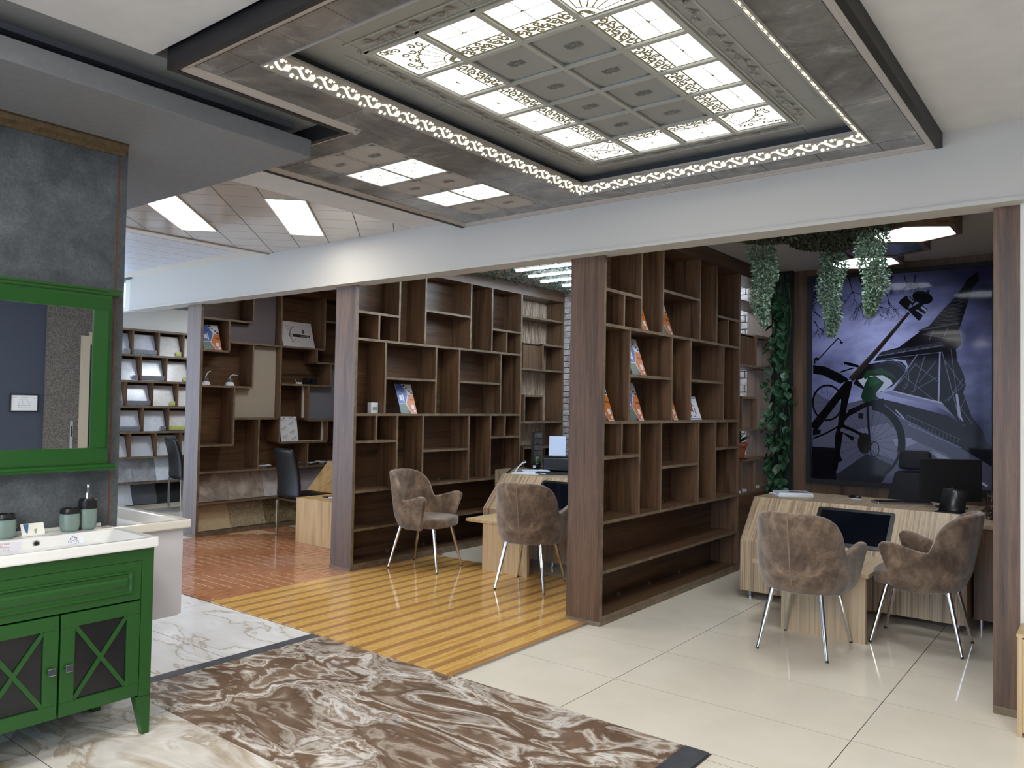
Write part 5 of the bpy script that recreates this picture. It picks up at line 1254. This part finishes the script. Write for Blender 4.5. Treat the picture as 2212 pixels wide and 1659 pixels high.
# branches
random.seed(5)
def branch(x,y,a,l,w,d):
    n=3;pts=[(x,y)]
    for i in range(n):
        a+=random.uniform(-.35,.35);x+=l/n*math.cos(a);y+=l/n*math.sin(a);pts.append((max(52,x),y))
    rib('#17171d',pts,[w*(1-.2*i) for i in range(n+1)])
    if d>0:
        for k in range(2 if d<3 else 3): branch(x,y,a+random.uniform(-.9,.9),l*random.uniform(.55,.8),w*.6,d-1)
for x,y,a,l in [(55,140,1.2,90),(60,260,.8,80),(60,360,1.0,80),(130,120,1.5,90),(210,125,1.7,70),(60,430,1.1,50),(300,125,1.7,100),(370,125,1.5,110),(470,150,1.7,110),(540,200,1.2,90),(430,250,1.9,80),(600,110,1.7,55),(680,110,1.3,50),(760,105,1.9,45)]: branch(x,y,a,l,9,4)

po = thing('framed_poster', 'large dark framed poster of a tilted iron tower, street lamp and bicycles', 'poster')
m_sky, t__, b__ = newmat('poster_sky_print')
vv_ = coords(t__, 'POS', (.9, 1, 1.6)); vv_ = warp(t__, vv_, 1.2, .4)
g_n = t__.nodes.new('ShaderNodeNewGeometry'); d_n = t__.nodes.new('ShaderNodeVectorMath'); d_n.operation = 'DISTANCE'; t__.links.new(g_n.outputs['Position'], d_n.inputs[0]); d_n.inputs[1].default_value = (-1.75, 7.925, 1.95)   # the printed sky is lightest left of the tower
vig = ramp(t__, d_n.outputs['Value'], [(.25, '#ffffff'), (.75, '#b9b9c2'), (1.0, '#6c6c78')])
t__.links.new(mixc(t__, 1.0, vig, ramp(t__, noisefac(t__, vv_, 1.6, 4), [(.3, '#585b7a'), (.45, '#7d81ab'), (.6, '#9ea2cf'), (.75, '#8487a8')]), 'MULTIPLY'), b__.inputs['Base Color']); b__.inputs['Roughness'].default_value = .06; b__.inputs['Specular IOR Level'].default_value = .1
YP = 7.925
B('print_sheet', (-2.40, YP, .83, -.868, YP + .02, 2.79), m_sky, po)
mb = MB(); cols = sorted({c for c, _ in sh}); ci = {c: i for i, c in enumerate(cols)}
for k, (c, p_) in enumerate(sh):
    p_ = clip([(max(-9, x), z) for x, z in p_], -2.398, .832, -.87, 2.788)
    if len(p_) >= 3: mb.add([(x, YP - .0004 - k * 2.5e-6, z) for x, z in p_], [list(range(len(p_)))], ci[c])
mb.build('printed_picture', [mat('print_' + c[1:], c, .06, spec=.1) for c in cols], po, recalc=False)
for b6 in ((-2.445, YP - .025, .785, -2.40, YW, 2.83), (-.868, YP - .025, .785, -.83, YW, 2.83), (-2.40, YP - .025, 2.79, -.868, YW, 2.83), (-2.40, YP - .025, .785, -.868, YW, .83)): B('frame_rail', b6, m_blackm, po)
# ------------------------------------------------------------------ brochures leaning in the shelves
bc_cols = {k: mat('brochure_' + k, c, .3) for k, c in dict(blue='#4a66b0', white='#d8dae4', orange='#c9732e', green='#5f7468', red='#a03a3a', black='#1c1c22', darko='#7c3a12').items()}
bk = list(bc_cols)
def brochure(xf, y0, zb, label, w_=.215, h_=.285, lean=.10, dx=.06):
    t_ = thing('brochure', label, 'brochure', (xf - dx, y0, zb), 0, 'colourful product brochures')
    fn = lambda x, y, h: (-lean * y / h_ + h, x, y)
    MB().add([fn(0, 0, 0), fn(w_, 0, 0), fn(w_, h_, 0), fn(0, h_, 0), fn(0, 0, -.004), fn(w_, 0, -.004), fn(w_, h_, -.004), fn(0, h_, -.004)], [(0, 1, 2, 3), (7, 6, 5, 4), (0, 4, 5, 1), (1, 5, 6, 2), (2, 6, 7, 3), (3, 7, 4, 0)]).build('booklet', bc_cols['white'], t_)
    def P(pts): return [(x * w_, y * h_) for x, y in pts]
    mb = MB()
    for c, pts in (('blue', [(0, 1), (.36, 1), (.64, .66), (.43, .34), (0, .34)]), ('green', [(0, .32), (.42, .32), (.62, .03), (.55, 0), (0, 0)]), ('orange', [(.68, .64), (1, .64), (1, .02), (.68, .02), (.46, .32)]),
                   ('red', [(.42, .06), (.56, .14), (.64, .05)]), ('black', [(.36, 0), (.64, 0), (.6, .05)]), ('white', [(.10, .62), (.28, .62), (.28, .44), (.10, .44)]), ('white', [(.30, .66), (.36, .66), (.36, .38), (.30, .38)]),
                   ('white', [(.72, .30), (.90, .30), (.90, .16), (.72, .16)]), ('white', [(.82, .12), (.94, .12), (.94, .05), (.82, .05)]), ('darko', [(.70, .50), (.98, .48), (.98, .44), (.72, .45)]),
                   ('black', [(.45, .97), (.56, .97), (.56, .91), (.45, .91)]), ('black', [(.58, .88), (.67, .88), (.67, .83), (.58, .83)]), ('black', [(.74, .79), (.85, .79), (.85, .74), (.74, .74)]), ('black', [(.84, .72), (.97, .72), (.97, .665), (.84, .665)]), ('black', [(.06, .78), (.40, .76), (.40, .74), (.06, .76)])):
        mb.poly(P(pts), fn, .0005 + .0001 * len(mb.f), bk.index(c))
    mb.build('cover_print', [bc_cols[k] for k in bk], t_, recalc=False)
for xf, y0, zb, lab in ((XA, 5.18, 2.081, 'brochure half hidden by a divider in the top row of the near bookcase'), (XA, 5.60, 2.081, 'brochure standing free in the top row of the near bookcase'),
                       (XA, 5.145, 1.741, 'brochure on the small shelf below the top row of the near bookcase'), (XA, 4.67, 1.401, 'brochure at the front end of the near bookcase, beside its end panel'),
                       (XA, 5.115, 1.401, 'brochure directly under another one in the near bookcase'), (XA, 5.70, 1.401, 'brochure beside the flag picture in the near bookcase'),
                       (XB, 5.26, 1.401, 'single brochure in the bookcase beside the striped floor'), (XC, 4.70, 2.056, 'single brochure in the uneven box shelves')):
    brochure(xf, y0, zb, lab)
# framed flag picture
t_ = thing('flag_picture', 'small white framed print of a red flag and dark profile', 'picture', (XA - .05, 6.13, 1.401))
fw_, fh_, ln = .225, .20, .07
fn = lambda x, y, h: (-ln * y / fh_ + h, x, y)
MB().add([fn(0, 0, 0), fn(fw_, 0, 0), fn(fw_, fh_, 0), fn(0, fh_, 0), fn(0, 0, -.01), fn(fw_, 0, -.01), fn(fw_, fh_, -.01), fn(0, fh_, -.01)], [(0, 1, 2, 3), (7, 6, 5, 4), (0, 4, 5, 1), (1, 5, 6, 2), (2, 6, 7, 3), (3, 7, 4, 0)]).build('frame', mat('pale_frame', '#c5cbdc', .3), t_)
mb = MB(); Q = lambda pts: [(x * fw_, y * fh_) for x, y in pts]
mb.poly(Q([(.04, .05), (.96, .05), (.96, .93), (.04, .93)]), fn, .0006, 0)
mb.poly(Q([(.05, .86), (.15, .80), (.28, .86), (.38, .78), (.48, .74), (.55, .62), (.45, .58), (.46, .48), (.44, .42), (.50, .34), (.45, .31), (.35, .36), (.22, .40), (.12, .62), (.05, .72)]), fn, .0008, 1)
cres = [(.25 + .10 * math.cos(a), .64 + .13 * math.sin(a)) for a in [R(50 + 260 * i / 12) for i in range(13)]] + [(.28 + .075 * math.cos(a), .64 + .10 * math.sin(a)) for a in [R(300 - 240 * i / 12) for i in range(13)]]
mb.poly(Q(cres), fn, .001, 0); mb.poly(Q([(.36, .70), (.40, .64), (.45, .62), (.40, .60), (.37, .56)]), fn, .001, 0)
mb.poly(Q([(.50, .66), (.60, .62), (.64, .50), (.66, .36), (.72, .24), (.64, .28), (.60, .18), (.57, .30), (.62, .40), (.55, .44), (.61, .52), (.56, .60)]), fn, .0009, 2)
mb.poly(Q([(.10, .20), (.22, .20), (.22, .11), (.10, .11)]), fn, .0008, 3); mb.poly(Q([(.38, .17), (.58, .17), (.58, .145), (.38, .145)]), fn, .0008, 2); mb.poly(Q([(.04, .05), (.96, .05), (.96, .075), (.04, .075)]), fn, .0009, 3); mb.poly(Q([(.04, .93), (.96, .93), (.96, .90), (.04, .90)]), fn, .0009, 3)
mb.build('print', [m_paper, mat('flag_red', '#8f2330', .4), m_ink, mat('violet_ink', '#5f6796', .4)], t_, recalc=False)
# small pack on the bookcase
t_ = thing('small_pack', 'small white cardboard pack on the bookcase beside the striped floor', 'box', (XB - .07, 4.885, 1.401)); B('carton', (-.05, 0, 0, 0, .085, .10), m_paper, t_, bevel=.002); B('carton_print', (-.0002, .02, .03, .0008, .07, .06), mat('grey_green_print', '#8a9a8c', .6), t_)
# logo board
t_ = thing('logo_board', 'white board with black flourish, butterfly and name banner on the box shelves', 'sign', (XC - .06, 5.73, 2.167))
bw_, bh_, ln2 = .47, .315, .10
fn = lambda x, y, h: (-ln2 * y / bh_ + h, x, y)
MB().add([fn(0, 0, 0), fn(bw_, 0, 0), fn(bw_, bh_, 0), fn(0, bh_, 0), fn(0, 0, -.008), fn(bw_, 0, -.008), fn(bw_, bh_, -.008), fn(0, bh_, -.008)], [(0, 1, 2, 3), (7, 6, 5, 4), (0, 4, 5, 1), (1, 5, 6, 2), (2, 6, 7, 3), (3, 7, 4, 0)]).build('board', mat('matt_white_board', '#c9c2bf', .6), t_)
mb = MB(); K = lambda pts: [(x * bw_, y * bh_) for x, y in pts]
mb.poly(K([(.33, .52), (.90, .50), (.90, .40), (.36, .40)]), fn, .0006, 0)
mb.ribbon([(x * bw_, y * bh_) for x, y in spiral(.22, .80, .07, 1.1, R(-10), 18, 1)], .004, fn, .0006)
mb.ribbon(K([(.29, .79), (.30, .68), (.28, .58), (.26, .48), (.27, .38), (.32, .26), (.40, .19), (.48, .20), (.54, .30)]), [.003, .006, .008, .010, .009, .006, .005, .003, .001], fn, .0007)
for (x, y, r_) in ((.24, .66, .035), (.28, .57, .03), (.34, .70, .03), (.25, .50, .025), (.30, .46, .022), (.32, .40, .03)): mb.ribbon([(px_ * bw_, py_ * bh_ * 1.0) for px_, py_ in spiral(x, y, r_, 1.0, R(90), 10)], .0035, fn, .0008)
mb.poly(K([(.36, .82), (.39, .79), (.42, .83), (.41, .76), (.38, .74), (.36, .77)]), fn, .0006, 1)
for x, y in ((.22, .46), (.38, .30), (.28, .20)): mb.poly(K([(x, y), (x + .03, y + .03), (x + .035, y - .01), (x + .01, y - .03)]), fn, .0006, 0)
mb.poly(K([(.70, .72), (.755, .63), (.70, .54), (.645, .63)]), fn, .0006, 0); mb.poly(K([(.70, .66), (.72, .63), (.70, .60), (.68, .63)]), fn, .0009, 2); mb.poly(K([(.66, .10), (.80, .10), (.80, .09), (.66, .09)]), fn, .0006, 2)
mb.build('print', [m_ink, mat('butterfly_red', '#8a3a3a', .5), mat('pale_grey_print', '#9f9a9a', .5)], t_, recalc=False)
ang = math.atan2(ln2, bh_); n_ = Vector((math.cos(ang), 0, math.sin(ang))); up_ = Vector((-math.sin(ang), 0, math.cos(ang)))
o = text_mesh('banner_text', 'decorotgo', .030, mat('banner_text_grey', '#a9a4a4', .5), t_, (0, 0, 0)); M4 = Matrix((Vector((0, 1, 0)), up_, n_)).transposed().to_4x4(); M4.translation = Vector(fn(.60 * bw_, .425 * bh_, .001)); o.matrix_local = M4
# printed acrylic sheet and edge profiles in the box shelves
t_ = thing('printed_sheet', 'white film-covered sheet with repeated black logos in the box shelves', 'panel', (XC - .06, 5.735, 1.013))
fn = lambda x, y, h: (-.06 * y / .31 + h, x, y); sw_, sh_ = .25, .30
MB().add([fn(0, 0, 0), fn(sw_, 0, 0), fn(sw_, sh_, 0), fn(0, sh_, 0), fn(0, 0, -.006), fn(sw_, 0, -.006), fn(sw_, sh_, -.006), fn(0, sh_, -.006)], [(0, 1, 2, 3), (7, 6, 5, 4), (0, 4, 5, 1), (1, 5, 6, 2), (2, 6, 7, 3), (3, 7, 4, 0)]).build('sheet', m_paper, t_)
mb = MB()
for cx, cy_ in ((.03, .255), (.15, .275), (.14, .205), (.03, .145), (.15, .105), (.04, .045), (.16, .02), (.23, .26)):
    for dx_, dy_ in ((0, .009), (-.007, -.003), (.007, -.003)): mb.poly([(cx + dx_ + .005 * math.cos(R(60 * q)), cy_ + dy_ + .005 * math.sin(R(60 * q))) for q in range(6)], fn, .0008)
    for q in range(4): mb.ribbon([(cx + .012 + q * .004, cy_ + .012 - q * .010), (min(sw_, cx + .055), min(sh_, cy_ + .034 - q * .010))], .0055 if q == 0 else .0016, fn, .0008)
mb.build('logo_print', m_ink, t_, recalc=False)
m_ivory = mat('ivory_profile', '#c9c2b2', .4)
o = B('edge_profile', (XC - .10, 6.045, 1.30, XC - .07, 6.06, 1.685), m_ivory); tag(o, 'upright ivory edge profile above the printed sheet', 'profile')
o = MB().box(XC - .09, 6.345, 1.02, XC - .06, 6.36, 1.25).box(XC - .09, 6.0, 1.0115, XC - .06, 6.36, 1.02).build('edge_profile', m_ivory); tag(o, 'bent ivory edge profile right of the printed sheet', 'profile')
# spotlights
def spot_round(loc, label, tall):
    t_ = thing('spotlight', label, 'spotlight', loc, R(20), 'loose spotlights on the box shelves')
    MB().lathe([(.055, 0), (.058, .006), (.05, .014), (.042, .04), (.03, .045)], 20).build('ring', m_paper, t_); MB().lathe([(.034, .045), (.034, .075), (.025, .085), (.006, .086)], 16).build('heat_sink', m_panelgd, t_)
    MB().tube([(.0, 0, .085), (.0, .02, .12), (.0, .05 if tall else .06, .15 if tall else .13), (0, .08 if tall else .14, .16 if tall else .125)], .006, 8).build('cable', m_paper, t_, smooth=True)
spot_round((XC - .09, 4.74, 1.661), 'round white spotlight with upright cable on the box shelf', True); spot_round((XC - .09, 5.04, 1.661), 'round white spotlight with bent cable on the box shelf', False)
def spot_square(loc, label, rz=0, tilt=0):
    t_ = thing('spotlight', label, 'spotlight', loc, rz, 'loose spotlights on the box shelves'); 
    MB().box(-.035, -.05, 0, .035, .05, .025).build('housing', m_paper, t_)
    pl = MB().add([(-.075, -.085, .028), (.075, -.085, .022), (.075, .085, .022), (-.075, .085, .028), (-.075, -.085, .038), (.075, -.085, .032), (.075, .085, .032), (-.075, .085, .038)], [(3, 2, 1, 0), (4, 5, 6, 7), (0, 1, 5, 4), (1, 2, 6, 5), (2, 3, 7, 6), (3, 0, 4, 7)]).build('plate', m_paper, t_)
    MB().lathe([(.045, 0), (.05, .002), (.05, .004), (.043, .004)], 20, (0, 0, .0355)).build('lens_ring', m_steel, pl)
spot_square((XC - .11, 5.50, .711), 'square white spotlight on the low shelf left of the black chair'); spot_square((XC - .11, 6.17, .711), 'tilted round-edged spotlight just right of the black chair', R(25)); spot_square((XC - .11, 6.42, .711), 'square spotlight in the middle of the row right of the black chair', R(10)); spot_square((XC - .11, 6.66, .711), 'spotlight nearest the walnut post in the row right of the black chair', R(-12))
t_ = thing('black_spot_box', 'matt black twin spotlight box on the upper box shelf', 'spotlight', (XC - .12, 6.16, 1.712)); MB().box(-.06, -.05, 0, .06, .09, .085).build('housing', m_blackm, t_, bevel=.01); MB().cyl((.06, -.02, .04), (.066, -.02, .04), .03, n=18).build('lens', m_screen, t_)
t_ = thing('small_spot', 'tiny white spotlight left of the black one', 'spotlight', (XC - .09, 5.99, 1.712)); MB().box(-.02, -.035, 0, .02, .035, .025).build('housing', m_paper, t_, bevel=.004); MB().tube([(0, -.03, .02), (0, -.045, .04), (0, -.05, .055)], .004, 6).build('cable', m_paper, t_)
# ------------------------------------------------------------------ plants
def leaf_mesh(name, L, Wd, m, fold=.25):
    mb = MB(); pts = [(0, 0), (.12, .55), (.35, 1.0), (.62, .82), (.85, .4), (1.0, 0)]
    c_ = [(t * L, 0, -.12 * L * t * t) for t, w in pts]; l_ = [(t * L, w * Wd / 2, fold * w * Wd / 2 - .12 * L * t * t) for t, w in pts]; r_ = [(x, -y, z) for x, y, z in l_]
    v = c_ + l_ + r_; n = len(pts)
    fs = [(i, i + 1, n + i + 1, n + i) for i in range(n - 1)] + [(i + 1, i, 2 * n + i, 2 * n + i + 1) for i in range(n - 1)]
    return mb.add(v, fs).mesh(name, m, smooth=True, recalc=False)
vine = thing('hanging_vine', 'dark green leafy vine hanging from ceiling to desk height in the booth corner', 'plant', (-2.66, 7.79, 0))
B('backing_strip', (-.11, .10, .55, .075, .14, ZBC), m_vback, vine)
random.seed(7); lm = leaf_mesh('leaf', .105, .085, m_leaf)
for k in range(6):
    x = -.09 + .03 * k; pts = [(x + .02 * math.sin(q * 1.3 + k), .03 + .03 * math.cos(q + k), 2.85 - q * .215) for q in range(10)]; MB().tube(pts, .0035, 5).build('stem', m_leafp, vine)
for k in range(210):
    z = random.uniform(.72, 2.8); wv = .075 + .035 * math.sin(z * 5)
    o = link('leaf', lm, vine, (random.uniform(-wv - .06, wv), random.uniform(-.09, .07), z), (random.uniform(-.5, .5), random.uniform(.5, 1.4), random.uniform(-2.9, -.2)))
    s_ = random.uniform(.6, 1.15); o.scale = (s_, s_, s_)
def leaflets(mb, c_, r, n, size, drop=.3):
    for i in range(n):
        a = random.uniform(0, 6.28); e = random.uniform(-1, 1); q = math.sqrt(1 - e * e)
        d = Vector((q * math.cos(a), q * math.sin(a), e)); p_ = Vector(c_) + d * r * random.uniform(.55, 1.0)
        d2 = (d + Vector((random.uniform(-.6, .6), random.uniform(-.6, .6), -drop))).normalized(); n_ = d2.cross(Vector((random.random() - .5, random.random() - .5, random.random() - .5))).normalized(); l = size * random.uniform(.7, 1.2)
        mb.add([p_, p_ + d2 * l * .5 + n_ * l * .33, p_ + d2 * l, p_ + d2 * l * .5 - n_ * l * .33], [(0, 1, 2, 3)])
def garland(cx, cy_, tx, ty, ztip, label, base):
    t_ = thing('hanging_garland', label, 'plant', (cx, cy_, 2.775), 0, 'moss hexagons with trailing greenery')
    if base:
        MB().prism(hexpts(HR - .006), .055, .125, 'z').build('hexagon_box', m_walnut_x, t_)
        mb = MB()
        for i in range(5000):
            a = random.uniform(0, 6.28); r = (HR - .03) * math.sqrt(random.random()); leaflets(mb, (r * math.cos(a), r * math.sin(a), .05 - .055 * (1 - (r / HR) ** 2)), .02, 1, .028)
        o = mb.build('moss_cushion', m_boxd, t_, recalc=False); o['kind'] = 'stuff'
    mb = MB(); L = 2.775 - ztip; random.seed(int(cx * -100))
    for i in range(int(L * 80)):
        v = (i + .5) / int(L * 80); z = -L * v; r = .085 * (1 - v ** 2.2) + .022; w_ = .02 * math.sin(v * 9 + cx * 7)
        leaflets(mb, (tx - cx + w_, ty - cy_, z), r, 55, .026)
    o = mb.build('trailing_foliage', m_box, t_, recalc=False); o['kind'] = 'stuff'
    MB().tube([(tx - cx, ty - cy_, .05), (tx - cx, ty - cy_, -L * .5), (tx - cx, ty - cy_, -L * .95)], .006, 6).build('stem', m_leafp, t_)
garland(-2.018, 5.675, -2.19, 5.98, 2.16, 'leftmost green garland trailing from a moss hexagon near the walnut bookcase', True)
garland(-1.732, 6.17, -1.80, 6.42, 2.10, 'middle green garland trailing from a moss hexagon', True)
garland(-1.446, 5.675, -1.335, 5.76, 2.17, 'rightmost green garland hanging in front of the glowing hexagon lamps', True)
t_ = thing('potted_plant', 'small plant in a terracotta pot on the corner shelf by the vine', 'plant', (-2.90, 7.30, 1.021))
MB().lathe([(.055, 0), (.075, .12), (.075, .125), (.088, .125), (.090, .16), (.080, .16), (.078, .14)], 24).build('pot', m_terra, t_, smooth=False); MB().lathe([(.08, 0), (.095, .012), (.09, .012), (.075, .004)], 24).build('saucer', m_terra, t_); MB().lathe([(.078, .13), (.07, .145), (.005, .15)], 16).build('soil', m_blackm, t_)
lp = leaf_mesh('leaf', .16, .04, m_leafp)
for k in range(11): link('leaf', lp, t_, (0, 0, .145), (0, R(-35 - 30 * (k % 2)), k * .6))
# light wood cabinet cut by the right edge
t_ = thing('pale_cabinet', 'pale wood cabinet edge at the far right beside the walnut post', 'cabinet', (-.378, 4.36, 0)); B('side', (0, 0, .0, .02, .23, .46), m_ash, t_); B('carcass', (.02, .005, .02, .5, .23, .45), m_ash, t_); B('cabinet_top', (-.002, -.005, .46, .5, .23, .475), m_ash, t_)
